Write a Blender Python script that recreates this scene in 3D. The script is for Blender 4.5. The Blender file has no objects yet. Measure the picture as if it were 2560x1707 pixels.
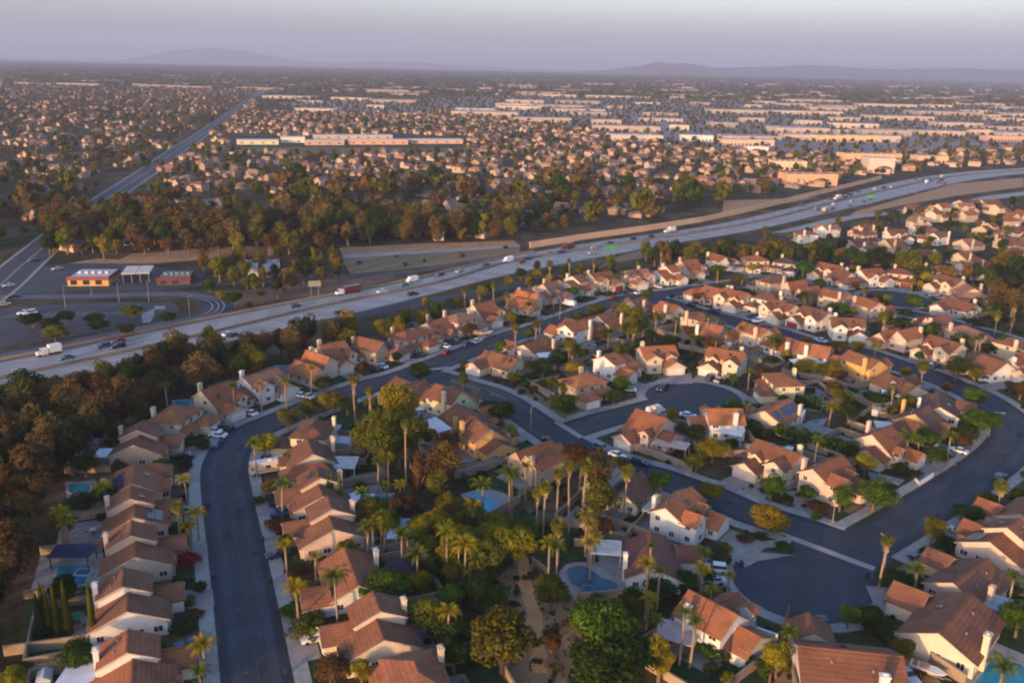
import bpy, math, random
from mathutils import Vector, Matrix
R = math.radians
sc = bpy.context.scene
C = sc.collection
rnd = random.Random(11)

# ------------------------------------------------------------------ camera
CAM_H = 92.0
cd = bpy.data.cameras.new('camera')
cam = bpy.data.objects.new('camera', cd)
C.objects.link(cam)
sc.camera = cam
cd.sensor_width = 36.0
cd.lens = 36.0 * 2231 / 2560
cd.clip_start = 1.0
cd.clip_end = 90000.0
CM = Matrix.Rotation(R(90 - 17.15), 4, 'X') @ Matrix.Rotation(R(1.2), 4, 'Z')
CM.translation = Vector((0, 0, CAM_H))
cam.matrix_world = CM

# ------------------------------------------------------------------ sky, sun, exposure
SUN_EL, SUN_ROT = 7.0, 214.0
HAZE = 8.5e-5
world = bpy.data.worlds.new('World')
sc.world = world
world.use_nodes = True
nt = world.node_tree
bg = nt.nodes['Background']
sky = nt.nodes.new('ShaderNodeTexSky')
sky.sky_type = 'NISHITA'
sky.sun_disc = False
sky.sun_elevation = R(SUN_EL)
sky.sun_rotation = R(SUN_ROT)
sky.dust_density = 2.0
tc = nt.nodes.new('ShaderNodeTexCoord')
sep = nt.nodes.new('ShaderNodeSeparateXYZ')
nt.links.new(tc.outputs['Generated'], sep.inputs[0])
rmp = nt.nodes.new('ShaderNodeValToRGB')
rmp.color_ramp.interpolation = 'B_SPLINE'
els = rmp.color_ramp.elements
els[0].position = 0.0; els[0].color = (0.34, 0.50, 1.0, 1)
els[1].position = 1.0; els[1].color = (0.52, .72, 1.02, 1)
for p, c in ((0.05, (0.47, 0.57, 1.0, 1)), (0.10, (0.80, 0.79, 1.04, 1)), (0.18, (0.88, 0.79, .97, 1)), (0.4, (.50, .66, .98, 1))):
    e = els.new(p); e.color = c
nt.links.new(sep.outputs[2], rmp.inputs[0])
mul = nt.nodes.new('ShaderNodeMix')
mul.data_type = 'RGBA'; mul.blend_type = 'MULTIPLY'
mul.inputs[0].default_value = 1.0
nt.links.new(sky.outputs[0], mul.inputs[6])
nt.links.new(rmp.outputs[0], mul.inputs[7])
nt.links.new(mul.outputs[2], bg.inputs[0])
bg.inputs[1].default_value = 0.15

ld = bpy.data.lights.new('sun', 'SUN')
ld.energy = 1.3
ld.angle = R(0.6)
ld.color = (1.0, 0.58, 0.25)
sun = bpy.data.objects.new('sun', ld)
C.objects.link(sun)
sv = Vector((math.sin(R(SUN_ROT)) * math.cos(R(SUN_EL)), math.cos(R(SUN_ROT)) * math.cos(R(SUN_EL)), math.sin(R(SUN_EL))))
sun.rotation_euler = sv.to_track_quat('Z', 'Y').to_euler()

sc.view_settings.view_transform = 'Standard'
sc.view_settings.look = 'None'
sc.view_settings.gamma = 1
sc.view_settings.use_curve_mapping = False
sc.view_settings.exposure = 1.90
sc.render.engine = 'CYCLES'
cy = sc.cycles
cy.use_denoising = True
cy.max_bounces = 5
cy.diffuse_bounces = 2
cy.glossy_bounces = 2
cy.transmission_bounces = 2
cy.transparent_max_bounces = 6
cy.volume_bounces = 0
cy.caustics_reflective = False
cy.caustics_refractive = False
cy.filter_width = 2.1

# ------------------------------------------------------------------ picture point -> place
REG = dict(A=(0, 900, .29787), B=(0, 1300, .26361), C=(550, 1300, .26361), D=(600, 900, .29787), E=(1150, 1300, .26361),
           F=(1750, 1300, .34439), G=(1200, 900, .29787), H=(1860, 900, .29787), I=(0, 560, .29787), J=(600, 560, .29787),
           K=(1200, 560, .29787), L=(1860, 560, .29787), M=(0, 100, .38265), N=(830, 100, .38265), O=(1660, 100, .38265),
           Z=(0, 0, 1.08844), Q=(1800, 480, .32313))
M3 = CM.to_3x3()
def G(reg, x, y, z=0.0):
    """ground place (x, y) in metres seen at a point of the survey picture, on the level z"""
    ox, oy, s = REG[reg]
    u, v = ox + x * s, oy + y * s
    d = M3 @ Vector(((u - 1280) / 2231, (853.5 - v) / 2231, -1))
    t = (z - CAM_H) / d.z
    return Vector((d.x * t, d.y * t))
def GP(spec, z=0.0):
    """'Z 1,2 3,4 J 5,6' -> list of ground points"""
    out, reg = [], 'Z'
    for w in spec.split():
        if len(w) == 1: reg = w
        else:
            a, b = w.split(','); out.append(G(reg, float(a), float(b), z))
    return out

# ------------------------------------------------------------------ helpers
class MB:
    """collects faces and links them as one mesh object"""
    def __init__(s): s.v, s.f, s.m = [], [], []
    def add(s, vs, fs, mi=0):
        n = len(s.v); s.v += [tuple(q) for q in vs]
        for f in fs: s.f.append(tuple(n + i for i in f)); s.m.append(mi)
    def box(s, x0, x1, y0, y1, z0, z1, mi=0, bottom=False):
        vs = [(x0, y0, z0), (x1, y0, z0), (x1, y1, z0), (x0, y1, z0), (x0, y0, z1), (x1, y0, z1), (x1, y1, z1), (x0, y1, z1)]
        fs = [(4, 5, 6, 7), (0, 1, 5, 4), (1, 2, 6, 5), (2, 3, 7, 6), (3, 0, 4, 7)]
        if bottom: fs.append((3, 2, 1, 0))
        s.add(vs, fs, mi)
    def obox(s, c, ux, hx, hy, z0, z1, mi=0):
        """box with its own heading: centre c, unit x ux, half sizes"""
        uy = Vector((-ux[1], ux[0]))
        P = [(c[0] + a * hx * ux[0] + b * hy * uy[0], c[1] + a * hx * ux[1] + b * hy * uy[1]) for a, b in ((-1, -1), (1, -1), (1, 1), (-1, 1))]
        s.add([(p[0], p[1], z0) for p in P] + [(p[0], p[1], z1) for p in P], [(4, 5, 6, 7), (0, 1, 5, 4), (1, 2, 6, 5), (2, 3, 7, 6), (3, 0, 4, 7), (3, 2, 1, 0)], mi)
    def poly(s, pts, z, mi=0): s.add([(p[0], p[1], z) for p in pts], [tuple(range(len(pts)))], mi)
    def cyl(s, x, y, z0, z1, r0, r1=None, n=8, mi=0, dx=0, dy=0):
        r1 = r0 if r1 is None else r1
        vs = [(x + r0 * math.cos(6.2832 * i / n), y + r0 * math.sin(6.2832 * i / n), z0) for i in range(n)]
        vs += [(x + dx + r1 * math.cos(6.2832 * i / n), y + dy + r1 * math.sin(6.2832 * i / n), z1) for i in range(n)]
        s.add(vs, [(i, (i + 1) % n, n + (i + 1) % n, n + i) for i in range(n)] + [tuple(range(n, 2 * n))], mi)
    def tube(s, pts, rs, n=6, mi=0):
        base = len(s.v)
        for k, (p, r) in enumerate(zip(pts, rs)):
            p = Vector(p); q = Vector(pts[min(k + 1, len(pts) - 1)]) - Vector(pts[max(k - 1, 0)])
            q.normalize(); a = q.orthogonal().normalized(); b = q.cross(a)
            for i in range(n):
                t = 6.2832 * i / n; w = p + a * r * math.cos(t) + b * r * math.sin(t); s.v.append(tuple(w))
        for k in range(len(pts) - 1):
            for i in range(n):
                a0 = base + k * n + i; a1 = base + k * n + (i + 1) % n
                s.f.append((a0, a1, a1 + n, a0 + n)); s.m.append(mi)
    def mesh(s, name, mats):
        me = bpy.data.meshes.new(name); me.from_pydata(s.v, [], s.f)
        for m in (mats if isinstance(mats, (list, tuple)) else [mats]): me.materials.append(m)
        if any(s.m): me.polygons.foreach_set('material_index', s.m)
        me.update(); return me
    def build(s, name, mats, parent=None, **k): return put(name, s.mesh(name, mats), parent, **k)

def put(name, data, parent=None, loc=None, rz=0, col=None, sca=None, **props):
    o = bpy.data.objects.new(name, data)
    if loc is not None: o.location = (loc[0], loc[1], loc[2] if len(loc) > 2 else 0)
    if rz: o.rotation_euler[2] = rz
    if sca is not None: o.scale = sca if hasattr(sca, '__len__') else (sca, sca, sca)
    if col is not None: o.color = (*col, 1)
    if parent is not None: o.parent = parent
    for a, b in props.items():
        if b: o[a] = b
    C.objects.link(o)
    return o
def tag(o, label, cat, group=None):
    o['label'] = label; o['category'] = cat
    if group: o['group'] = group
def inpoly(p, poly):
    c = False; j = len(poly) - 1
    for i in range(len(poly)):
        a, b = poly[i], poly[j]
        if (a[1] > p[1]) != (b[1] > p[1]) and p[0] < (b[0] - a[0]) * (p[1] - a[1]) / (b[1] - a[1]) + a[0]: c = not c
        j = i
    return c
def smooth(pts, k=6):
    """Catmull-Rom through the points"""
    out = []; n = len(pts)
    for i in range(n - 1):
        p0, p1, p2, p3 = pts[max(i - 1, 0)], pts[i], pts[i + 1], pts[min(i + 2, n - 1)]
        for j in range(k):
            t = j / k
            out.append(0.5 * ((2 * p1) + (p2 - p0) * t + (2 * p0 - 5 * p1 + 4 * p2 - p3) * t * t + (3 * p1 - p0 - 3 * p2 + p3) * t ** 3))
    return out + [pts[-1]]
def resample(pts, step):
    out = [pts[0]]; acc = 0
    for a, b in zip(pts, pts[1:]):
        L = (b - a).length
        while L and acc + L >= step:
            t = (step - acc) / L; a = a + (b - a) * t; out.append(a.copy()); L = (b - a).length; acc = 0
        acc += L
    if (out[-1] - pts[-1]).length > step * .2: out.append(pts[-1])
    return out
def offset(pts, d):
    out = []
    for i in range(len(pts)):
        t = (pts[min(i + 1, len(pts) - 1)] - pts[max(i - 1, 0)]).normalized()
        out.append(pts[i] + Vector((-t.y, t.x)) * d)
    return out
def seg_dist(p, pts):
    best = (1e9, None)
    for a, b in zip(pts, pts[1:]):
        ab = b - a; L = ab.length_squared
        t = max(0, min(1, (p - a).dot(ab) / L)) if L else 0
        q = a + ab * t; d = (p - q).length
        if d < best[0]: best = (d, q, ab.normalized() if L else Vector((1, 0)))
    return best

# ------------------------------------------------------------------ materials
def new_mat(name, rough=0.9, spec=0.3):
    m = bpy.data.materials.new(name); m.use_nodes = True
    b = m.node_tree.nodes['Principled BSDF']
    b.inputs['Roughness'].default_value = rough
    b.inputs['Specular IOR Level'].default_value = spec
    return m, m.node_tree, b
def N(t, kind, **k):
    n = t.nodes.new(kind)
    for a, b in k.items(): setattr(n, a, b)
    return n
def noise(t, vec, scale, detail=3, rough=.6):
    n = N(t, 'ShaderNodeTexNoise'); n.inputs['Scale'].default_value = scale
    n.inputs['Detail'].default_value = detail; n.inputs['Roughness'].default_value = rough
    if vec: t.links.new(vec, n.inputs['Vector'])
    return n.outputs['Fac']
def ramp(t, fac, stops):
    r = N(t, 'ShaderNodeValToRGB'); e = r.color_ramp.elements
    e[0].position, e[0].color = stops[0][0], (*stops[0][1], 1)
    e[1].position, e[1].color = stops[-1][0], (*stops[-1][1], 1)
    for p, c in stops[1:-1]: q = e.new(p); q.color = (*c, 1)
    t.links.new(fac, r.inputs[0]); return r.outputs[0]
def mixc(t, a, b, fac=1.0, mode='MULTIPLY'):
    m = N(t, 'ShaderNodeMix', data_type='RGBA', blend_type=mode)
    for s, i in ((fac, 0), (a, 6), (b, 7)):
        if hasattr(s, 'links'): t.links.new(s, m.inputs[i])
        else: m.inputs[i].default_value = s if i == 0 else (*s, 1)
    return m.outputs[2]
def g3(v): return (v, v, v)
def objcolor(t): return N(t, 'ShaderNodeObjectInfo').outputs['Color']
def bump(t, b, h, strength=.3, dist=.1):
    n = N(t, 'ShaderNodeBump'); n.inputs['Strength'].default_value = strength; n.inputs['Distance'].default_value = dist
    t.links.new(h, n.inputs['Height']); t.links.new(n.outputs[0], b.inputs['Normal'])
def coords(t, which='Object'): return N(t, 'ShaderNodeTexCoord').outputs[which]
def geo_pos(t): return N(t, 'ShaderNodeNewGeometry').outputs['Position']

def simple(name, col, rough=.8, lo=.8, hi=1.15, scale=1.5, spec=.3, metal=0):
    m, t, b = new_mat(name, rough, spec)
    c = mixc(t, col, ramp(t, noise(t, geo_pos(t), scale), [(.25, g3(lo)), (.75, g3(hi))]))
    t.links.new(c, b.inputs['Base Color']); b.inputs['Metallic'].default_value = metal
    return m
def tinted(name, rough=.85, lo=.8, hi=1.12, scale=.8, spec=.25):
    """colour of the object itself, with uneven weathering"""
    m, t, b = new_mat(name, rough, spec)
    c = mixc(t, objcolor(t), ramp(t, noise(t, geo_pos(t), scale, 4), [(.28, g3(lo)), (.72, g3(hi))]))
    t.links.new(c, b.inputs['Base Color'])
    return m, t, b, c
m_stucco, t, b, c = tinted('stucco', .93, .88, 1.06, .35, .15)
fine = noise(t, geo_pos(t), 14, 2); bump(t, b, fine, .25, .03)
m_roof, t, b, c = tinted('clay_tile', .8, .72, 1.22, .35, .25)
wv = N(t, 'ShaderNodeTexWave', wave_type='BANDS', bands_direction='Z', wave_profile='SAW'); wv.inputs['Scale'].default_value = .95
wv.inputs['Distortion'].default_value = .35; wv.inputs['Detail'].default_value = 1
t.links.new(coords(t), wv.inputs['Vector'])
c2 = mixc(t, c, ramp(t, wv.outputs['Fac'], [(0, g3(.80)), (.5, g3(1.05))]))
c2 = mixc(t, c2, ramp(t, noise(t, geo_pos(t), 3.1, 2), [(.3, (.82, .80, .80)), (.7, (1.15, 1.12, 1.1))]))
t.links.new(c2, b.inputs['Base Color']); bump(t, b, wv.outputs['Fac'], .6, .12)

def foliage(name, trans=.28):
    m = bpy.data.materials.new(name); m.use_nodes = True; t = m.node_tree
    b = t.nodes['Principled BSDF']; out = t.nodes['Material Output']
    b.inputs['Roughness'].default_value = .9; b.inputs['Specular IOR Level'].default_value = .04
    inf = N(t, 'ShaderNodeObjectInfo')
    hsv = N(t, 'ShaderNodeHueSaturation')
    mr = N(t, 'ShaderNodeMapRange'); mr.inputs[3].default_value = .488; mr.inputs[4].default_value = .512
    t.links.new(inf.outputs['Random'], mr.inputs[0]); t.links.new(mr.outputs[0], hsv.inputs['Hue'])
    n = ramp(t, noise(t, coords(t), .9, 3), [(.3, g3(.55)), (.7, g3(1.45))])
    n2 = ramp(t, noise(t, geo_pos(t), 5, 1), [(.3, (.8, .85, .8)), (.7, (1.25, 1.15, 1.1))])
    t.links.new(mixc(t, mixc(t, inf.outputs['Color'], n), n2), hsv.inputs['Color'])
    t.links.new(hsv.outputs[0], b.inputs['Base Color'])
    tr = N(t, 'ShaderNodeBsdfTranslucent'); t.links.new(hsv.outputs[0], tr.inputs[0])
    ms = N(t, 'ShaderNodeMixShader'); ms.inputs[0].default_value = trans
    t.links.new(b.outputs[0], ms.inputs[1]); t.links.new(tr.outputs[0], ms.inputs[2]); t.links.new(ms.outputs[0], out.inputs['Surface'])
    return m
m_leaf = foliage('foliage')
m_bark = simple('bark', (.16, .11, .075), .95, .6, 1.3, 3)
m_palmbark = simple('palm_bark', (.27, .19, .13), .95, .7, 1.25, 4)

def ground_mat():
    m, t, b = new_mat('dry_ground', .97, .1)
    p = geo_pos(t)
    a = ramp(t, noise(t, p, .045, 5, .65), [(.30, (.020, .026, .008)), (.46, (.052, .042, .018)), (.58, (.105, .072, .038)), (.72, (.16, .115, .07))])
    a = mixc(t, a, ramp(t, noise(t, p, .6, 4), [(.3, g3(.6)), (.7, g3(1.3))]))
    t.links.new(a, b.inputs['Base Color']); bump(t, b, noise(t, p, 1.2, 4), .5, .3)
    return m
m_ground = ground_mat()
def asphalt(name, base, streak=True):
    m, t, b = new_mat(name, .82, .35)
    p = geo_pos(t)
    c = mixc(t, base, ramp(t, noise(t, p, .12, 5, .7), [(.3, g3(.72)), (.7, g3(1.35))]))
    c = mixc(t, c, ramp(t, noise(t, p, 3.5, 3), [(.35, g3(.85)), (.65, g3(1.15))]))
    vor = N(t, 'ShaderNodeTexVoronoi', feature='DISTANCE_TO_EDGE'); vor.inputs['Scale'].default_value = .11
    wob = N(t, 'ShaderNodeVectorMath', operation='ADD')
    nn = N(t, 'ShaderNodeTexNoise'); nn.inputs['Scale'].default_value = .35; t.links.new(p, nn.inputs['Vector'])
    sc_ = N(t, 'ShaderNodeVectorMath', operation='SCALE'); sc_.inputs['Scale'].default_value = 4; t.links.new(nn.outputs['Color'], sc_.inputs[0])
    t.links.new(p, wob.inputs[0]); t.links.new(sc_.outputs[0], wob.inputs[1]); t.links.new(wob.outputs[0], vor.inputs['Vector'])
    c = mixc(t, c, ramp(t, vor.outputs['Distance'], [(0, g3(.72)), (.012, g3(1))]))
    t.links.new(c, b.inputs['Base Color'])
    return m
m_asphalt = asphalt('street_asphalt', (.030, .035, .046))
m_asphalt2 = asphalt('old_asphalt', (.048, .048, .056))
m_conc = simple('concrete', (.30, .28, .26), .9, .75, 1.15, .5)
m_drive = simple('driveway_concrete', (.26, .23, .215), .9, .72, 1.18, .4)
m_fwy = simple('freeway_concrete', (.30, .29, .28), .85, .82, 1.12, .06)
m_fwydark = simple('freeway_asphalt', (.09, .09, .10), .85, .8, 1.15, .08)
m_paint = simple('road_paint', (.62, .62, .60), .7, .7, 1.1, 2)
m_ypaint = simple('yellow_paint', (.42, .30, .10), .7, .7, 1.1, 2)
m_lawn = simple('lawn', (.020, .046, .008), .95, .65, 1.35, .5)
m_drylawn = simple('dry_grass', (.18, .13, .07), .97, .7, 1.3, .4)
m_dirt = simple('bare_dirt', (.36, .20, .10), .97, .7, 1.25, .25)
m_mulch = simple('mulch', (.07, .042, .03), .97, .6, 1.4, .8)
m_wall = simple('block_wall', (.30, .22, .155), .93, .8, 1.15, .9)
m_white = simple('white_paint', (.72, .71, .68), .7, .9, 1.05, 1)
m_dark = simple('dark_trim', (.03, .03, .035), .6, .8, 1.2, 1)
m_metal = simple('galvanised_metal', (.22, .22, .23), .5, .8, 1.1, 2, .5, .3)
m_glass, t, b = new_mat('window_glass', .12, .6); b.inputs['Base Color'].default_value = (.022, .028, .036, 1)
m_solar, t, b = new_mat('solar_cell', .25, .6)
bk = N(t, 'ShaderNodeTexBrick'); bk.inputs['Scale'].default_value = 6; bk.inputs['Color1'].default_value = (.012, .018, .05, 1); bk.inputs['Color2'].default_value = (.016, .024, .06, 1)
bk.inputs['Mortar'].default_value = (.05, .06, .09, 1); bk.inputs['Mortar Size'].default_value = .02; t.links.new(coords(t), bk.inputs['Vector']); t.links.new(bk.outputs[0], b.inputs['Base Color'])
m_pool, t, b = new_mat('pool_water', .2, .2)
t.links.new(mixc(t, objcolor(t), ramp(t, noise(t, geo_pos(t), .3, 2), [(.3, g3(.75)), (.7, g3(1.2))])), b.inputs['Base Color'])
bump(t, b, noise(t, geo_pos(t), 2.5, 2), .12, .05)
m_carpaint, t, b, c = tinted('car_paint', .3, .97, 1.03, 1, .5)
m_tint, t, b, c = tinted('painted_surface', .75, .85, 1.12, .6, .3)
m_rubber = simple('rubber', (.02, .02, .02), .9)
m_frond = foliage('palm_frond', .3)
# ------------------------------------------------------------------ setting: ground, streets, freeway
g = MB(); g.add([(-24000, -300, 0), (24000, -300, 0), (24000, 41000, 0), (-24000, 41000, 0)], [(0, 1, 2, 3)])
g.build('ground', m_ground, kind='structure')

streets = {}
streets['main'] = smooth(GP('Z 612,1720 600,1620 592,1568 566,1400 541,1250 522,1140 516,1075 534,1030 575,994 640,965 720,934 830,893 J 1400,1272 1700,1155 2250,950 K 500,877 1000,700 1300,620 1700,567 2100,510 L 230,467 420,500 600,540 800,595 950,640 1080,650'))
streets['middle'] = smooth(GP('Z 962,853 1000,866 G -100,230 80,285 250,375 420,490 640,640 900,785 1200,905 1500,985 1750,1075 2000,1165 2250,1275 F 700,50 900,120 1060,175 1120,190'))
streets['east'] = smooth(GP('F 1150,200 H 1500,1255 1800,1065 2080,870 2230,720 2265,610 2225,500 2110,395 1940,290 1700,185 1500,110 1340,60 L 1000,1085 850,1068 700,1045 500,985 250,905 60,865 K 2150,822 1850,750 1600,672 1420,622'))
streets['upper_right'] = smooth(GP('L 1330,745 1500,775 1680,820 1880,880 2100,935 2350,1020 2500,1060'))
streets['court'] = smooth(GP('G 640,615 760,590 1000,515 1250,450 1450,395 1700,330'))
HW = dict(main=5.4, middle=5.4, east=6.0, upper_right=5.0, court=5.2)
bulbs = [(G('F', 740, 455), 13.0), (G('G', 1790, 318), 14.0), (G('L', 1270, 628), 14.5)]
bulb_link = [(G('F', 1050, 250), G('F', 740, 455), 9.5)]

def strip(mb, pts, hw, z, mi=0, z2=None):
    a, b2 = offset(pts, hw), offset(pts, -hw)
    for i in range(len(pts) - 1):
        mb.add([(a[i].x, a[i].y, z), (b2[i].x, b2[i].y, z), (b2[i + 1].x, b2[i + 1].y, z), (a[i + 1].x, a[i + 1].y, z)], [(3, 2, 1, 0)][:1] if False else [(0, 1, 2, 3)], mi)
def disc(c, r, n=40): return [Vector((c.x + r * math.cos(6.2832 * i / n), c.y + r * math.sin(6.2832 * i / n))) for i in range(n)]
# pavement (kerb and sidewalk) a step above the asphalt, cut where the asphalt runs: rings built as raised strips beside the road
def road_dist(p, skip=None):
    d = 1e9
    for k, pts in streets.items():
        if k == skip: continue
        q = seg_dist(p, pts)[0] - HW[k]
        d = min(d, q)
    for i, (c, r) in enumerate(bulbs):
        if skip == ('b', i): continue
        d = min(d, (p - c).length - r)
    for a, b2, w in bulb_link:
        d = min(d, seg_dist(p, [a, b2])[0] - w)
    return d
lv = 0.04
for k, pts in streets.items():
    mb = MB(); strip(mb, resample(pts, 3.0), HW[k], lv); mb.build('street', m_asphalt, kind='structure'); lv += .004
for c, r in bulbs:
    mb = MB(); mb.poly(disc(c, r), lv); mb.build('street', m_asphalt, kind='structure'); lv += .004
a, b2, w = bulb_link[0]
mb = MB(); strip(mb, [a, b2], w, lv); mb.build('street', m_asphalt, kind='structure')
mb = MB(); mb.poly(disc(G('F', 1135, 190), 7.5), lv + .004); mb.build('street', m_asphalt, kind='structure')
ROAD_Z = .04
# kerbs, gutters and sidewalks: short raised slabs along every edge that is not inside another street
SW = 2.1
swz = [.165]
side = MB(); gut = MB()
def sidewalk_along(line, sgn, skip):
    """line = edge of asphalt; sgn = side on which the pavement lies"""
    o1 = offset(line, sgn * .45); o2 = offset(line, sgn * (.45 + SW))
    for i in range(len(line) - 1):
        mid = (o2[i] + o2[i + 1]) / 2; m1 = (o1[i] + o1[i + 1]) / 2
        if road_dist(m1, skip) < .3 or road_dist(mid, skip) < .3: continue
        q = [line[i], o1[i], o1[i + 1], line[i + 1]]
        if sgn > 0: q = q[::-1]
        gut.add([(p.x, p.y, swz[0] - .09 + .0006 * (i % 5)) for p in q], [(0, 1, 2, 3)])
        q = [o1[i], o2[i], o2[i + 1], o1[i + 1]]
        if sgn > 0: q = q[::-1]
        z1 = swz[0] + .0006 * (i % 5)
        side.add([(p.x, p.y, z1) for p in q] + [(p.x, p.y, 0) for p in q], [(0, 1, 2, 3), (0, 4, 5, 1), (1, 5, 6, 2), (2, 6, 7, 3), (3, 7, 4, 0)])
for k, pts in streets.items():
    rs = resample(pts, 1.6); swz[0] += .0035
    sidewalk_along(offset(rs, HW[k]), 1, k); sidewalk_along(offset(rs, -HW[k]), -1, k)
for i, (c, r) in enumerate(bulbs):
    swz[0] += .0035; rs = disc(c, r, 72); rs.append(rs[0]); sidewalk_along(rs, -1, ('b', i))
gut.build('gutter', m_conc, kind='structure'); side.build('sidewalk', m_conc, kind='structure')
# cross gutters at the mouths of the side streets, crown line, patches
mb = MB()
for a, b2 in ((G('F', 560, 90), G('F', 1265, 355)), (G('G', 640, 520), G('G', 850, 650)), (G('J', 1560, 1225), G('J', 1760, 1205))):
    strip(mb, [a, b2], .9, .082)
mb.build('cross_gutter', m_conc, kind='structure')
mb = MB()
for k in ('main', 'east', 'middle'):
    rs = resample(streets[k], 2.2)
    for s0 in (-.35,):
        strip(mb, offset(rs, s0), .07, .077)
mb.build('tar_seam', simple('tar_seam', (.075, .062, .055), .8, .6, 1.4, .3), kind='structure')

# freeway
fu = smooth(GP('Z -120,838 I 0,1168 780,992 1300,888 1900,772 J 0,742 500,650 1000,562 1400,482 1900,372 K 60,308 450,232 900,152 1400,92 1900,20 O 600,1150 1100,1030 1440,940 1800,878 2100,850 2350,836 2700,822'), 5)
fm = smooth(GP('Z -120,898 I 0,1305 640,1165 1200,1045 1900,908 J 0,862 350,762 800,665 1100,608 1500,540 1900,468 K 0,352 400,290 900,210 1400,140 1900,62 O 600,1195 1100,1065 1440,985 1800,905 2100,872 2350,852 2700,836'), 5)
fl = smooth(GP('Z -120,960 I 0,1440 640,1270 1200,1150 1900,1010 J 0,962 300,902 620,842 900,772 1300,690 1500,630 1900,552 K 0,452 270,428 700,350 1100,268 1500,190 1900,120 O 400,1292 700,1228 1000,1150 1300,1085 1600,1012 1850,950 2100,905 2350,876 2700,860'), 5)
def even(l, n=170):
    L = [0]
    for a, b2 in zip(l, l[1:]): L.append(L[-1] + (b2 - a).length)
    out = []; j = 0
    for i in range(n + 1):
        s = L[-1] * i / n
        while j < len(L) - 2 and L[j + 1] < s: j += 1
        t = (s - L[j]) / max(1e-6, L[j + 1] - L[j]); out.append(l[j] + (l[j + 1] - l[j]) * t)
    return out
fm = even(fm)
def project(line, other):
    out = []
    for p in line:
        d, q, _ = seg_dist(p, other); out.append(q)
    return out
fu2, fl2 = project(fm, fu), project(fm, fl)
def sm(l, k=4):
    for _ in range(k): l = [l[0]] + [(l[i - 1] + l[i] * 2 + l[i + 1]) / 4 for i in range(1, len(l) - 1)] + [l[-1]]
    return l
fu2, fl2, fm = sm(fu2, 40), sm(fl2, 60), sm(fm, 30)
def band(a, b2, z, name, m, **k):
    mb = MB()
    for i in range(len(a) - 1):
        mb.add([(p.x, p.y, z) for p in (b2[i], b2[i + 1], a[i + 1], a[i])], [(0, 1, 2, 3)])
    return mb.build(name, m, **k)
def lerp(a, b2, t): return [p + (q - p) * t for p, q in zip(a, b2)]
band(fu2, lerp(fu2, fm, .12), .06, 'freeway_shoulder', m_fwydark, kind='structure')
band(lerp(fu2, fm, .12), lerp(fu2, fm, .93), .10, 'freeway', m_fwy, kind='structure')
band(lerp(fu2, fm, .93), lerp(fm, fl2, .07), .065, 'freeway_median', m_fwydark, kind='structure')
band(lerp(fm, fl2, .07), lerp(fm, fl2, .88), .104, 'freeway', m_fwy, kind='structure')
band(lerp(fm, fl2, .88), fl2, .068, 'freeway_shoulder', m_fwydark, kind='structure')
mb = MB()
for t_ in (.28, .44, .60, .76):
    for l in (lerp(fu2, fm, t_), lerp(fm, fl2, t_)):
        rs = resample(l, 7.0)
        for i in range(0, len(rs) - 1, 2):
            strip(mb, [rs[i], rs[i + 1]], .16, .116)
for l in (lerp(fu2, fm, .13), lerp(fu2, fm, .92), lerp(fm, fl2, .08), lerp(fm, fl2, .87)): strip(mb, l, .16, .113)
mb.build('lane_marking', m_paint, kind='structure')
def ribbon(pts, hw, h, mb, z0=0):
    a, b2 = offset(pts, hw), offset(pts, -hw)
    for i in range(len(pts) - 1):
        q = (a[i], b2[i], b2[i + 1], a[i + 1])
        mb.add([(p.x, p.y, z0) for p in q] + [(p.x, p.y, z0 + h) for p in q], [(4, 5, 6, 7), (0, 1, 5, 4), (2, 3, 7, 6), (1, 2, 6, 5), (3, 0, 4, 7)])
mb = MB(); ribbon(fm, .35, 1.1, mb)
tag(mb.build('median_barrier', simple('barrier_concrete', (.22, .19, .165), .9, .6, 1.2, .1)), 'long low concrete barrier down the middle of the freeway', 'barrier')
mb = MB(); ribbon(offset(sm(GP('K 450,212 900,132 1400,72 1900,0 O 600,1122 850,1058 1150,985 1300,950 1440,912'), 1), 3), .25, 3.4, mb)
tag(mb.build('sound_wall', simple('sound_wall_block', (.52, .36, .24), .9, .85, 1.1, .1)), 'long tan sound wall along the far side of the freeway', 'wall')
mb = MB(); ribbon(offset(fu2[:46], .4), .2, 1.0, mb)
tag(mb.build('roadside_barrier', m_wall), 'low tan barrier between the freeway and the ramp by the car park', 'barrier')

# ramp, car park, arterial road, roads west of the freeway
ramp_pts = smooth(GP('I -300,625 0,612 600,610 1200,590 1600,596 1790,640 1830,705 1720,775 1400,840 900,935 400,1045 0,1115 -300,1185'))
band(offset(ramp_pts, 6), offset(ramp_pts, -6), .05, 'ramp', m_asphalt, kind='structure')
mb = MB()
for s0 in (-2.2, 2.2, 0.1): strip(mb, offset(ramp_pts, s0), .12, .058)
mb.build('ramp_marking', m_paint, kind='structure')
art = smooth(GP('Z -60,700 0,655 50,610 110,560 165,515 215,478 262,445 300,420 345,390 400,350 440,325 490,290 540,255 575,228 620,200'))
mb = MB(); strip(mb, art, 8, .055); mb.build('arterial_road', m_asphalt2, kind='structure')
mb = MB(); strip(mb, art, .3, .062); strip(mb, offset(art, 8.6), .7, .062); strip(mb, offset(art, -8.6), .7, .062); mb.build('arterial_kerb', m_conc, kind='structure')
lot = GP('I -400,760 0,705 300,690 700,662 1100,655 1420,660 1500,690 1495,735 1380,780 1200,830 900,890 500,960 0,1035 -400,1110')
mb = MB(); mb.poly(lot, .03); mb.build('car_park', m_asphalt2, kind='structure')
mb = MB(); mb.poly(GP('I 1190,755 1300,708 1290,770 1260,828 1195,828'), .045); mb.poly(GP('I 1290,690 1390,690 1380,715 1300,715'), .045); mb.build('concrete_pad', m_conc, kind='structure')
mb = MB()
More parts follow.
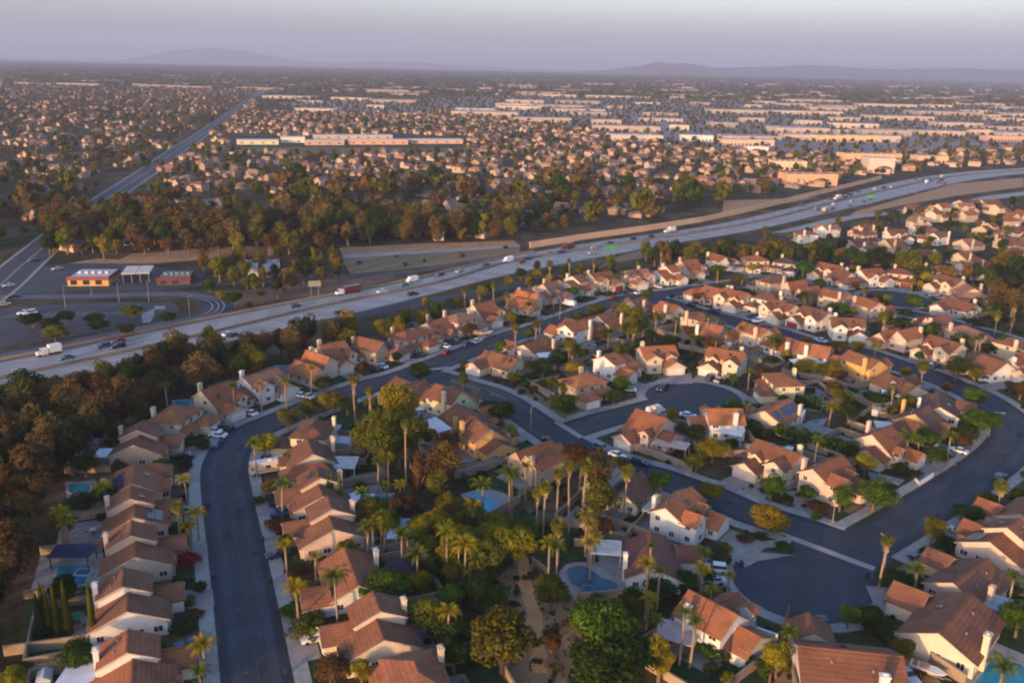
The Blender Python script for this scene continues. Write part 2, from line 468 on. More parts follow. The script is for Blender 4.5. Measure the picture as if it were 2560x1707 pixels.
for i in range(17):
    a = G('I', 60 + 62 * i, 770 - 1.5 * i); mb.obox(a, Vector((.35, 1)).normalized(), 2.6, .07, .04, .05)
mb.build('parking_marking', m_paint, kind='structure')
lot2 = GP('I 0,560 130,470 270,380 560,330 980,330 1320,360 1700,420 1700,520 1300,555 600,560 100,590')
mb = MB(); mb.poly(lot2, .025); mb.build('forecourt', m_asphalt2, kind='structure')
mb = MB(); mb.poly(GP('I 380,400 570,330 820,290 1000,300 1100,250 1900,190 2350,190 2350,260 1700,300 1300,330 560,335'), .02)
mb.poly(GP('J 830,200 1400,170 2300,140 2350,180 1700,215 1200,240 860,260'), .028)
mb.build('dirt_lot', m_dirt, kind='structure')
mb = MB(); mb.poly(GP('J 860,255 1200,240 1700,215 2350,175 2350,195 1700,240 1200,268 870,290'), .035); mb.build('concrete_channel', m_conc, kind='structure')
mb = MB(); mb.poly(GP('J 860,290 1300,265 1800,235 2350,200 2350,240 1800,330 1300,390 920,420'), .02); mb.build('dry_verge', m_drylawn, kind='structure')
mb = MB(); strip(mb, smooth(GP('J -200,505 300,480 900,440 1400,405 1800,340 2200,280 K 200,270')), 3, .045); mb.build('frontage_road', m_asphalt2, kind='structure')
mb = MB(); mb.poly(GP('J 920,430 1280,400 1290,460 1000,540 700,600 300,640 0,700 I 1950,720 1750,770 1900,640 1700,560 2050,560'), .022); mb.build('embankment', simple('brown_verge', (.13, .082, .055), .97, .6, 1.3, .15), kind='structure')
mb = MB(); mb.poly(GP('O 390,1050 1000,1030 850,1060 380,1130'), .03); mb.poly(GP('O 1250,1120 1650,1010 1900,940 2350,900 2350,960 1900,1020 1500,1090 1200,1160'), .025); mb.build('brown_field', m_dirt, kind='structure')
mb = MB(); mb.poly(GP('O 1520,1110 1850,1075 2100,1020 2400,985 2400,1010 2100,1050 1850,1105 1530,1140'), .035); mb.poly(GP('O 1050,1175 1400,1120 1500,1140 1300,1160 1100,1200 800,1260 700,1260'), .033); mb.build('concrete_channel', m_conc, kind='structure')
mb = MB(); mb.poly(GP('K 960,400 1100,290 1400,210 1480,190 1350,290 1100,330'), .03); mb.build('embankment', m_drylawn, kind='structure')
mb = MB(); strip(mb, smooth(GP('J 600,860 800,810 1500,660 2250,528 K 300,490')), 4, .05); mb.build('frontage_road', m_asphalt, kind='structure')
# dry slope with a worn footpath at the bottom of the view
sl = GP('E 560,330 720,420 800,540 960,680 1090,800 1180,960 1140,1200 1050,1400 1000,1600 600,1650 350,1450 500,1250 640,1000 380,930 230,880 340,560 470,440')
mb = MB(); mb.poly(sl, .03); mb.build('dry_slope', m_dirt, kind='structure')
mb = MB(); ptsp = smooth(GP('E 585,330 600,500 640,700 690,900 740,1150 760,1450'))
rgp = random.Random(4); pl_ = resample(ptsp, 1.5); le = [q + Vector((-1, 0)) * rgp.uniform(.7, 1.8) for q in pl_]; re_ = [q + Vector((1, 0)) * rgp.uniform(.7, 1.8) for q in pl_]
for i in range(len(pl_) - 1): mb.add([(q.x, q.y, .05) for q in (le[i], re_[i], re_[i + 1], le[i + 1])], [(0, 1, 2, 3)])
mb.build('footpath', simple('worn_path', (.68, .30, .12), .97, .8, 1.15, .5), kind='structure')

# swimming pools: outline, deck, water colour
PL = [('B 550,440 838,420 830,605 745,640 620,700 505,700', 'B 385,345 540,360 830,330 975,310 1010,560 860,640 280,725', (.015, .16, .30), 'deep blue rectangular pool with a square spa beside the beige house', m_conc, 0),
 ('E 1030,480 1100,450 1200,460 1290,520 1340,560 1440,590 1480,630 1450,680 1350,690 1240,672 1130,640 1055,590', 'E 940,500 1000,430 1150,405 1330,450 1440,540 1640,600 1600,690 1300,745 1100,755 960,580', (.004, .10, .17), 'kidney-shaped pool with red coping and curved deck', m_conc, 1),
 ('A 580,1050 762,1040 752,1112 640,1135 575,1115', 'A 545,1030 800,1010 830,1150 560,1170', (.04, .22, .24), 'small teal pool behind the yellow solar house', m_drive, 0),
 ('D 1110,1150 1265,1145 1272,1248 1130,1258', 'D 1080,1120 1300,1120 1330,1250 1100,1275', (.01, .28, .38), 'bright turquoise pool behind the four thin cypresses', m_drive, 0),
 ('D 1915,1140 1970,1118 2010,1135 2090,1160 2190,1235 2110,1262 2052,1290 2030,1215', 'D 1850,1130 1990,1090 2200,1115 2275,1190 2230,1255 2060,1310', (.01, .30, .46), 'bright blue free-form pool with a pale curved deck', m_conc, 1),
 ('J 190,1232 300,1202 425,1198 330,1240 230,1262', 'J 150,1240 300,1185 460,1190 340,1260', (.03, .28, .40), 'thin blue pool behind the three-palm house', m_drive, 0),
 ('J 1020,990 1110,978 1092,1032 1042,1032', 'J 1005,980 1125,970 1105,1042 1030,1042', (.01, .25, .26), 'deep teal pool between two solar houses', m_drive, 0),
 ('J 640,1112 758,1080 772,1102 660,1132', 'J 620,1110 780,1070 790,1110 650,1145', (.04, .26, .32), 'pale teal pool behind the square-chimney house', m_drive, 0),
 ('A 1460,350 1602,348 1590,392 1478,402', 'A 1440,340 1630,330 1620,400 1460,412', (.03, .26, .34), 'teal pool at the left of the cream chimney house', m_drive, 0),
 ('F 2140,990 2330,1055 2400,1120 2330,1230 1960,1230', 'F 2090,860 2160,900 2400,1000 2500,1260 1850,1260 2000,1000', (.02, .26, .36), 'blue angular pool at the bottom right corner', m_conc, 0),
 ('H 508,365 655,388 640,425 508,402', 'H 490,355 670,380 650,435 490,412', (.02, .30, .36), 'turquoise pool behind the cypress screen', m_drive, 0),
 ('H 555,520 690,498 645,548 560,556', 'H 530,515 710,488 660,560 545,568', (.015, .12, .18), 'dark blue pool in the gardens above the long hedge', m_drive, 0),
 ('H 1050,950 1142,968 1132,992 1062,986', 'H 1035,940 1160,962 1350,1010 1300,1050 1060,1000', (.03, .28, .36), 'small blue pool behind the corner-lawn house', m_drive, 0),
 ('H 98,75 190,66 182,98 98,112', 'H 88,65 205,58 195,108 88,120', (.01, .25, .26), 'teal pool above the pale yellow hip house', m_drive, 0)]

keep = []
for ps, ds, *_ in PL:
    D_ = GP(ds); c = sum(D_, Vector((0, 0))) / len(D_); r_ = max((q - c).length for q in D_); keep.append((c, r_))

# worn marks on the streets: repaired patches, manholes, oil
rg = random.Random(9); pm = MB(); mh = MB()
for k in ('main', 'middle', 'east', 'court', 'upper_right'):
    rs = resample(streets[k], 9.0)
    for i in range(2, len(rs) - 2):
        t_ = (rs[i + 1] - rs[i]).normalized(); n = Vector((-t_.y, t_.x))
        if rg.random() < .5: pm.obox(rs[i] + n * rg.uniform(-3.6, 3.6), t_, rg.uniform(.6, 3.0), rg.uniform(.3, .8), .03, .0745 + .0002 * (i % 9))
        if rg.random() < .22: c = rs[i] + n * rg.choice((-1.6, 1.5)); mh.cyl(c.x, c.y, .03, .0785, .42, n=12)
pm.build('asphalt_patch', simple('asphalt_patch', (.024, .026, .032), .85, .8, 1.2, .6), kind='structure')
mh.build('manhole_cover', simple('cast_iron', (.06, .055, .055), .7, .8, 1.2, 3), kind='structure')

wl_, wd_ = MB(), MB()
for k in ('main', 'middle', 'east', 'court', 'upper_right'):
    rs = resample(streets[k], 3.0)[1:-1]
    for o_ in (-2.9, 2.7): strip(wl_, offset(rs, o_), .75, .0722)
    for o_ in (-HW[k] + .9, HW[k] - .9): strip(wd_, offset(rs, o_), .55, .0712)
wl_.build('wheel_track', asphalt('worn_asphalt', (.036, .043, .058)), kind='structure')
wd_.build('gutter_stain', asphalt('stained_asphalt', (.021, .025, .035)), kind='structure')

mb = MB()
for a_, b_, t0, t1 in ((fu2, fm, .13, .92), (fm, fl2, .08, .87)):
    for i in range(5):
        tc_ = t0 + (t1 - t0) * (i + .5) / 5
        for d_ in (-.032, .032): strip(mb, lerp(a_, b_, tc_ + d_), .28, .108)
mb.build('tyre_track', simple('worn_concrete', (.235, .225, .215), .85, .8, 1.1, .05), kind='structure')
# ------------------------------------------------------------------ houses
WC = dict(white=(.66, .62, .58), cream=(.58, .48, .36), beige=(.50, .41, .31), tan=(.44, .32, .215), yellow=(.62, .42, .20), gold=(.60, .35, .12), pink=(.56, .41, .33), grey=(.42, .40, .39), paleyellow=(.62, .55, .34))
RC = dict(terra=(.235, .092, .045), orange=(.285, .112, .048), brown=(.165, .076, .044), salmon=(.25, .128, .085), dark=(.08, .052, .046), red=(.165, .064, .046), umber=(.19, .082, .044))

# wings: (x0,x1,y0,y1, eave_front/left, eave_back/right, ridge position 0..1, ridge height, axis, kind)   front of the house is -y
TYPES = {
 'step': dict(w=[(-.4, 5.4, -3.4, 5.2, 5.7, 5.7, .50, 7.70, 'x', 'gable'), (-6.2, -.4, -6.0, 6.4, 3.3, 3.3, .50, 6.1, 'x', 'gable'), (.1, 5.5, -8.8, -3.4, 2.8, 2.8, .5, 4.35, 'y', 'gable'), (-5.2, -2.0, -6.6, -4.8, 2.7, 2.7, .5, 3.56, 'y', 'gable')],
              gar=(2.8, -8.8, 4.6), ch=(2.0, 5.6, 8.2)),
 'salt': dict(w=[(-6.4, 3.2, -4.6, 5.8, 3.2, 5.0, .60, 7.58, 'x', 'gable'), (3.2, 7.4, -3.6, 4.4, 2.8, 2.8, .5, 4.69, 'x', 'gable'), (-5.9, -.2, -9.0, -4.6, 2.8, 2.8, .5, 4.26, 'y', 'gable'), (.4, 3.0, -5.8, -4.5, 5.0, 5.0, .5, 5.77, 'y', 'gable')],
              gar=(-3.0, -9.0, 4.8), ch=(-3.6, 6.1, 8.6)),
 'hip': dict(w=[(-6.0, 5.6, -3.8, 5.0, 5.4, 5.4, .5, 7.29, 'x', 'hip'), (.2, 6.2, -8.8, -3.8, 2.8, 2.8, .5, 4.26, 'y', 'hip'), (-6.6, -.6, -5.6, -3.8, 2.8, 2.8, 1.0, 3.57, 'x', 'gable')],
             gar=(3.2, -8.8, 4.9), ch=(-3.0, 5.3, 8.4)),
 'single': dict(w=[(-7.0, 6.8, -4.6, 5.8, 2.9, 2.9, .5, 5.39, 'x', 'gable'), (.8, 6.9, -9.4, -4.6, 2.8, 2.8, .5, 4.35, 'y', 'gable')],
                gar=(3.9, -9.4, 5.0), ch=(-3.5, 6.1, 6.6)),
 'cross': dict(w=[(-6.2, 6.0, -1.8, 5.2, 5.2, 5.2, .5, 7.18, 'x', 'gable'), (-6.0, -1.0, -5.4, -1.8, 5.0, 5.0, .5, 6.46, 'y', 'gable'), (-.4, 6.2, -8.0, -1.8, 2.8, 2.8, .5, 4.61, 'y', 'gable'), (1.2, 4.4, -3.6, -1.8, 4.9, 4.9, .5, 5.93, 'y', 'gable')],
               gar=(2.9, -8.0, 5.0), ch=(-4.0, 5.5, 8.4)),
 'twin': dict(w=[(-6.4, .2, -5.0, 6.0, 4.9, 3.2, .55, 7.22, 'y', 'gable'), (.2, 6.4, -7.2, 4.4, 3.2, 2.8, .42, 5.52, 'y', 'gable'), (1.0, 6.1, -9.2, -7.2, 2.7, 2.7, .5, 3.82, 'y', 'hip')],
              gar=(3.5, -9.2, 4.6), ch=(-5.0, 6.3, 8.2)),
 'long': dict(w=[(-7.6, 1.8, -5.2, 6.2, 3.2, 3.2, .5, 6.47, 'x', 'gable'), (1.8, 7.2, -7.4, 4.8, 2.9, 2.9, .5, 5.22, 'y', 'hip'), (-5.4, -2.2, -7.0, -5.2, 2.9, 2.9, .5, 4.02, 'y', 'gable')],
              gar=(4.5, -7.4, 4.6), ch=(-5.6, 6.5, 7.6)),
}
_cache = {}
m_trim = simple('cream_trim', (.50, .42, .34), .8, .85, 1.1, 1)
def wing_geo(w, WALL, ROOF, TRIM, k):
    x0, x1, y0, y1, e0, e1, rp, rz, ax, kind = w
    j = .004 * k
    x0 += j; x1 -= j; y0 += j; y1 -= j
    ov = .5; th = .22
    if kind == 'gable':
        # profile across the ridge
        a0, a1, l0, l1 = (y0, y1, x0, x1) if ax == 'x' else (x0, x1, y0, y1)
        ar = a0 + (a1 - a0) * rp
        def P(l, a, z): return (l, a, z) if ax == 'x' else (a, l, z)
        prof = [(a0, 0), (a1, 0), (a1, e1), (ar, rz), (a0, e0)] if rp < 1 else [(a0, 0), (a1, 0), (a1, rz), (a0, e0)]
        n = len(prof)
        vs = [P(l0, a, z) for a, z in prof] + [P(l1, a, z) for a, z in prof]
        fl_ = ax == 'y'
        fs = [tuple(range(n))[::-1], tuple(range(n, 2 * n))] + [(i, (i + 1) % n, n + (i + 1) % n, n + i) for i in range(1, n)]
        if fl_: fs = [f[::-1] for f in fs]
        WALL.add(vs, fs)
        go = .38
        for (aa, ze, sgn) in ((a0, e0, -1), (a1, e1, 1)):
            if rp >= 1 and sgn > 0: continue
            top = rz + .12
            if rp >= 1: ar = a1
            run = abs(ar - aa); sl = (rz - ze) / run
            ae = aa + sgn * ov; z_e = ze - sl * ov + .12
            q = [P(l0 - go, ar, top), P(l1 + go, ar, top), P(l1 + go, ae, z_e), P(l0 - go, ae, z_e)]
            lo = [(p[0], p[1], p[2] - th) for p in q]
            ROOF.add(q + lo, [(0, 1, 2, 3) if (sgn < 0) == (ax == 'x') else (3, 2, 1, 0), (7, 6, 5, 4), (0, 4, 5, 1), (1, 5, 6, 2), (2, 6, 7, 3), (3, 7, 4, 0)])
        # ridge cap
        if rp < 1:
            if ax == 'x': ROOF.box(l0 - go, l1 + go, ar - .16, ar + .16, rz + .06, rz + .24)
            else: ROOF.box(ar - .16, ar + .16, l0 - go, l1 + go, rz + .06, rz + .24)
        # barge boards, the pale line along the gable edge
        for l in (l0 - go - .03, l1 + go + .005):
            for (aa, ze, sgn) in ((a0, e0, -1), (a1, e1, 1)):
                if rp >= 1 and sgn > 0: continue
                run = abs(ar - aa); sl = (rz - ze) / run
                ae = aa + sgn * ov; z_e = ze - sl * ov
                q = [P(l, ar, rz + .05), P(l, ae, z_e + .05), P(l, ae, z_e - .2), P(l, ar, rz - .2)]
                q2 = [P(l + .03, ar, rz + .05), P(l + .03, ae, z_e + .05), P(l + .03, ae, z_e - .2), P(l + .03, ar, rz - .2)]
                ROOF.add(q + q2, [(0, 1, 2, 3), (7, 6, 5, 4), (0, 4, 5, 1), (3, 2, 6, 7)], 1)
    else:
        WALL.box(x0, x1, y0, y1, 0, e0)
        e = e0 + .02; X0, X1, Y0, Y1 = x0 - ov, x1 + ov, y0 - ov, y1 + ov
        d = min(X1 - X0, Y1 - Y0) / 2
        if X1 - X0 > Y1 - Y0: r = [(X0 + d, (Y0 + Y1) / 2, rz), (X1 - d, (Y0 + Y1) / 2, rz)]; fs = [(0, 1, 5, 4), (2, 3, 4, 5), (3, 0, 4), (1, 2, 5)]
        else: r = [((X0 + X1) / 2, Y0 + d, rz), ((X0 + X1) / 2, Y1 - d, rz)]; fs = [(0, 1, 4), (2, 3, 5), (1, 2, 5, 4), (3, 0, 4, 5)]
        z = e - .1
        ROOF.add([(X0, Y0, z), (X1, Y0, z), (X1, Y1, z), (X0, Y1, z)] + r, fs)
        ROOF.add([(X0, Y0, z - .2), (X1, Y0, z - .2), (X1, Y1, z - .2), (X0, Y1, z - .2), (X0, Y0, z), (X1, Y0, z), (X1, Y1, z), (X0, Y1, z)], [(3, 2, 1, 0), (0, 1, 5, 4), (1, 2, 6, 5), (2, 3, 7, 6), (3, 0, 4, 7)])

def covers(ws, x, y, z, me_):
    for i, w in enumerate(ws):
        if i == me_: continue
        if w[0] < x < w[1] and w[2] < y < w[3] and z < max(w[4], w[5]) + .4: return True
    return False
def proto(kind):
    if kind in _cache: return _cache[kind]
    T = TYPES[kind]; WALL, ROOF, TRIM = MB(), MB(), MB()
    for k, w in enumerate(T['w']): wing_geo(w, WALL, ROOF, TRIM, k)
    rg = random.Random(sum(map(ord, kind)))
    wins = []
    for i, w in enumerate(T['w']):
        x0, x1, y0, y1, e0, e1 = w[:6]
        for side_ in 'fblr':
            L = (x1 - x0) if side_ in 'fb' else (y1 - y0)
            he = {'f': e0 if w[8] == 'x' else min(e0, e1), 'b': e1 if w[8] == 'x' else min(e0, e1), 'l': e0 if w[8] == 'y' else min(e0, e1), 'r': e1 if w[8] == 'y' else min(e0, e1)}[side_]
            gablewall = w[9] == 'gable' and ((w[8] == 'x' and side_ in 'lr') or (w[8] == 'y' and side_ in 'fb'))
            for z in (1.5, 4.2):
                if z + .7 > he and not (gablewall and z + .8 < w[7] - 1.2): continue
                n = max(1, int(L / 3.0))
                for q in range(n):
                    if rg.random() < .30: continue
                    u = (q + .5) / n
                    if gablewall and z > he - .5 and not .3 < u < .7: continue
                    if side_ in 'fb': px, py, a = x0 + L * u, (y0 if side_ == 'f' else y1), (0 if side_ == 'f' else math.pi); dx, dy = 0, (-.4 if side_ == 'f' else .4)
                    else: px, py, a = (x0 if side_ == 'l' else x1), y0 + L * u, (-math.pi / 2 if side_ == 'l' else math.pi / 2); dx, dy = (-.4 if side_ == 'l' else .4), 0
                    if covers(T['w'], px + dx, py + dy, z, i): continue
                    gx, gy, gw = T['gar']
                    if side_ == 'f' and abs(py - gy) < .3 and abs(px - gx) < gw / 2 + .7 and z < 3: continue
                    wins.append((px, py, z, a, rg.choice((1.0, 1.0, 1.35))))
    CH = MB(); cx, cyy, cz = T['ch']; cz -= .5; CH.box(-.6, .6, -.42, .42, 0, cz - .25); CH.box(-.7, .7, -.52, .52, cz - .25, cz); CH.box(-.35, .35, -.2, .2, cz, cz + .25)
    _cache[kind] = dict(wall=WALL.mesh('wall', m_stucco), roof=ROOF.mesh('roof', [m_roof, m_trim]), ch=CH.mesh('chimney', m_stucco), wins=wins, T=T)
    return _cache[kind]
WF = MB()
for a in ((-.62, .62, -.05, .10, -.62, -.54), (-.62, .62, -.05, .10, .54, .62), (-.62, -.54, -.05, .10, -.54, .54), (.54, .62, -.05, .10, -.54, .54), (-.03, .03, -.05, .07, -.54, .54)): WF.box(*a, bottom=True)
me_frame = WF.mesh('window', m_white)
WP = MB(); WP.box(-.54, .54, -.03, .06, -.54, .54); me_pane = WP.mesh('pane', m_glass)
GD = MB(); GD.box(-.5, .5, -.02, .12, 0, 2.3)
me_gdoor = {c: None for c in ()}
GS = MB()
for k in range(4): GS.box(-.5, .5, -.03, .0, .05 + k * .57, .05 + k * .57 + .5)
def gar_mesh():
    m = MB(); m.box(-.5, .5, -.06, .10, 0, 2.3)
    for k in range(4):
        for j in range(4): m.box(-.47 + j * .24, -.27 + j * .24, -.09, -.061, .08 + k * .56, .52 + k * .56, bottom=True)
    return m.mesh('garage_door', m_tint)
me_gdoor = gar_mesh()
DR = MB(); DR.box(-.5, .5, -.06, .08, 0, 2.1); me_door = DR.mesh('door', m_tint)
VT = MB(); VT.cyl(0, 0, 0, .6, .16, n=8); me_vent = VT.mesh('roof_vent', m_metal)
SKY_ = MB(); SKY_.box(-.45, .45, -.6, .6, 0, .12, bottom=True); me_sky = SKY_.mesh('skylight', m_glass)
SP = MB(); SP.box(-.5, .5, -.8, .8, 0, .05, bottom=True); me_panel = SP.mesh('solar_panel', m_solar)

houses = []; driveways = []; LM = []; circles = []   # circles: occupied ground (x, y, r)
def nearest_street(p, only=None):
    best = (1e9, None, None)
    for k, pts in streets.items():
        if only and k not in only: continue
        d, q, _ = seg_dist(p, pts); d -= HW[k]
        if d < best[0]: best = (d, q, k)
    for c, r in bulbs:
        d = (p - c).length - r
        if d < best[0]: best = (d, c, 'bulb')
    return best
def house_spec(h):
    """settled position and heading"""
    if 'p' in h: return h
    p = G(h['reg'], h['x'], h['y'], 3.2)
    d, q, k = nearest_street(p)
    u = (p - q).normalized()             # street -> house
    ang = math.atan2(-u.x, u.y) + R(h.get('rot', 0))
    if 'abs' in h: ang = R(h['abs'])
    h['p'], h['a'], h['d'] = p, ang, d
    return h
def build_house(h, full=True):
    P = proto(h['t']); T = P['T']; mir = h.get('m', 0); p, ang = h['p'], h['a']; s = h.get('s', .95)
    wc, rc = WC[h['wc']], RC[h['rc']]
    jit = 1 + rnd.uniform(-.06, .06); wc = tuple(v * jit for v in wc); jr = 1 + rnd.uniform(-.12, .12); rc = tuple(v * jr for v in rc)
    root = put('house', None, loc=(p.x, p.y, 0), rz=ang, sca=((-s if mir else s), s, s))
    tag(root, h['label'], 'house', h.get('group'))
    root.empty_display_size = 1
    put('wall', P['wall'], root, col=wc); put('roof', P['roof'], root, col=rc)
    if not full: return root
    trimc = h.get('trim', tuple(min(.8, v * 1.15) for v in wc))
    cx, cyy, cz = T['ch']; put('chimney', P['ch'], root, loc=(cx, cyy, 0), col=wc)
    near = p.length < 300
    for (wx, wy, wz, a, wsc) in P['wins']:
        w_ = put('window', me_frame, root, loc=(wx, wy, wz), rz=a, sca=(wsc, 1, 1))
        put('pane', me_pane, w_)
    gx, gy, gw = T['gar']; gd = h.get('door', (.62, .58, .52))
    put('garage_door', me_gdoor, root, loc=(gx, gy, 0), sca=(gw, 1, 1), col=gd)
    x0, x1, y0, y1 = T['w'][-1][:4] if T['w'][-1][3] - T['w'][-1][2] < 3 and T['w'][-1][4] < 3.5 else T['w'][0][:4]
    put('door', me_door, root, loc=((x0 + x1) / 2, y0, 0), col=(.10, .05, .03))
    w0 = T['w'][0]
    for (u, v) in ((.3, .75), (.7, .68)):
        if w0[8] == 'x':
            yy = w0[2] + (w0[3] - w0[2]) * v; sl = (w0[7] - w0[5]) / ((1 - w0[6]) * (w0[3] - w0[2])); zz = w0[5] + (w0[3] - yy) * sl
            if w0[9] == 'gable': put('roof_vent', me_vent, root, loc=(w0[0] + (w0[1] - w0[0]) * u, yy, zz - .1))
    if rnd.random() < .45 and w0[8] == 'x' and w0[9] == 'gable':
        yy = w0[2] + (w0[3] - w0[2]) * w0[6] * .5; sl_ = (w0[7] - w0[4]) / (w0[6] * (w0[3] - w0[2])); o = put('skylight', me_sky, root, loc=(w0[0] + (w0[1] - w0[0]) * rnd.uniform(.3, .7), yy, w0[4] + (yy - w0[2]) * sl_ + .2)); o.rotation_euler = (math.atan(sl_), 0, 0)
    if h.get('solar'):
        wi, side_ = h['solar'] if isinstance(h['solar'], tuple) else (0, 'f')
        w = T['w'][wi]; x0, x1, y0, y1, e0, e1, rp, rz, ax, _ = w
        if ax == 'x': L0, L1, A0, A1 = x0, x1, y0, y1
        else: L0, L1, A0, A1 = y0, y1, x0, x1
        ar = A0 + (A1 - A0) * rp
        aa, ze = (A0, e0) if side_ == 'f' else (A1, e1)
        run = ar - aa; slope = math.atan2(rz - ze, abs(run)); n = int((L1 - L0 - 1.2) / 1.08); rows = 2 if abs(run) / math.cos(slope) > 4.0 else 1
        hd = 1 if run > 0 else -1
        for r_ in range(rows):
            dist = .9 + .8 + r_ * 1.7; a_ = aa + hd * dist * math.cos(slope); z_ = ze + dist * math.sin(slope) + .24
            for k in range(n):
                if rows == 2 and (k + r_) % 9 == 8: continue
                l = L0 + .6 + (k + .5) * (L1 - L0 - 1.2) / n
                o = put('solar_panel', me_panel, root)
                if ax == 'x': o.location = (l, a_, z_); o.rotation_euler = (slope * hd, 0, 0)
                else: o.location = (a_, l, z_); o.rotation_euler = (slope * hd, 0, math.pi / 2) if False else (0, -slope * hd, 0); 
                if ax == 'y': o.rotation_mode = 'QUATERNION'; o.rotation_quaternion = Matrix.Rotation(-slope * hd, 3, 'Y').to_quaternion() @ Matrix.Rotation(math.pi / 2, 3, 'Z').to_quaternion()
    return root

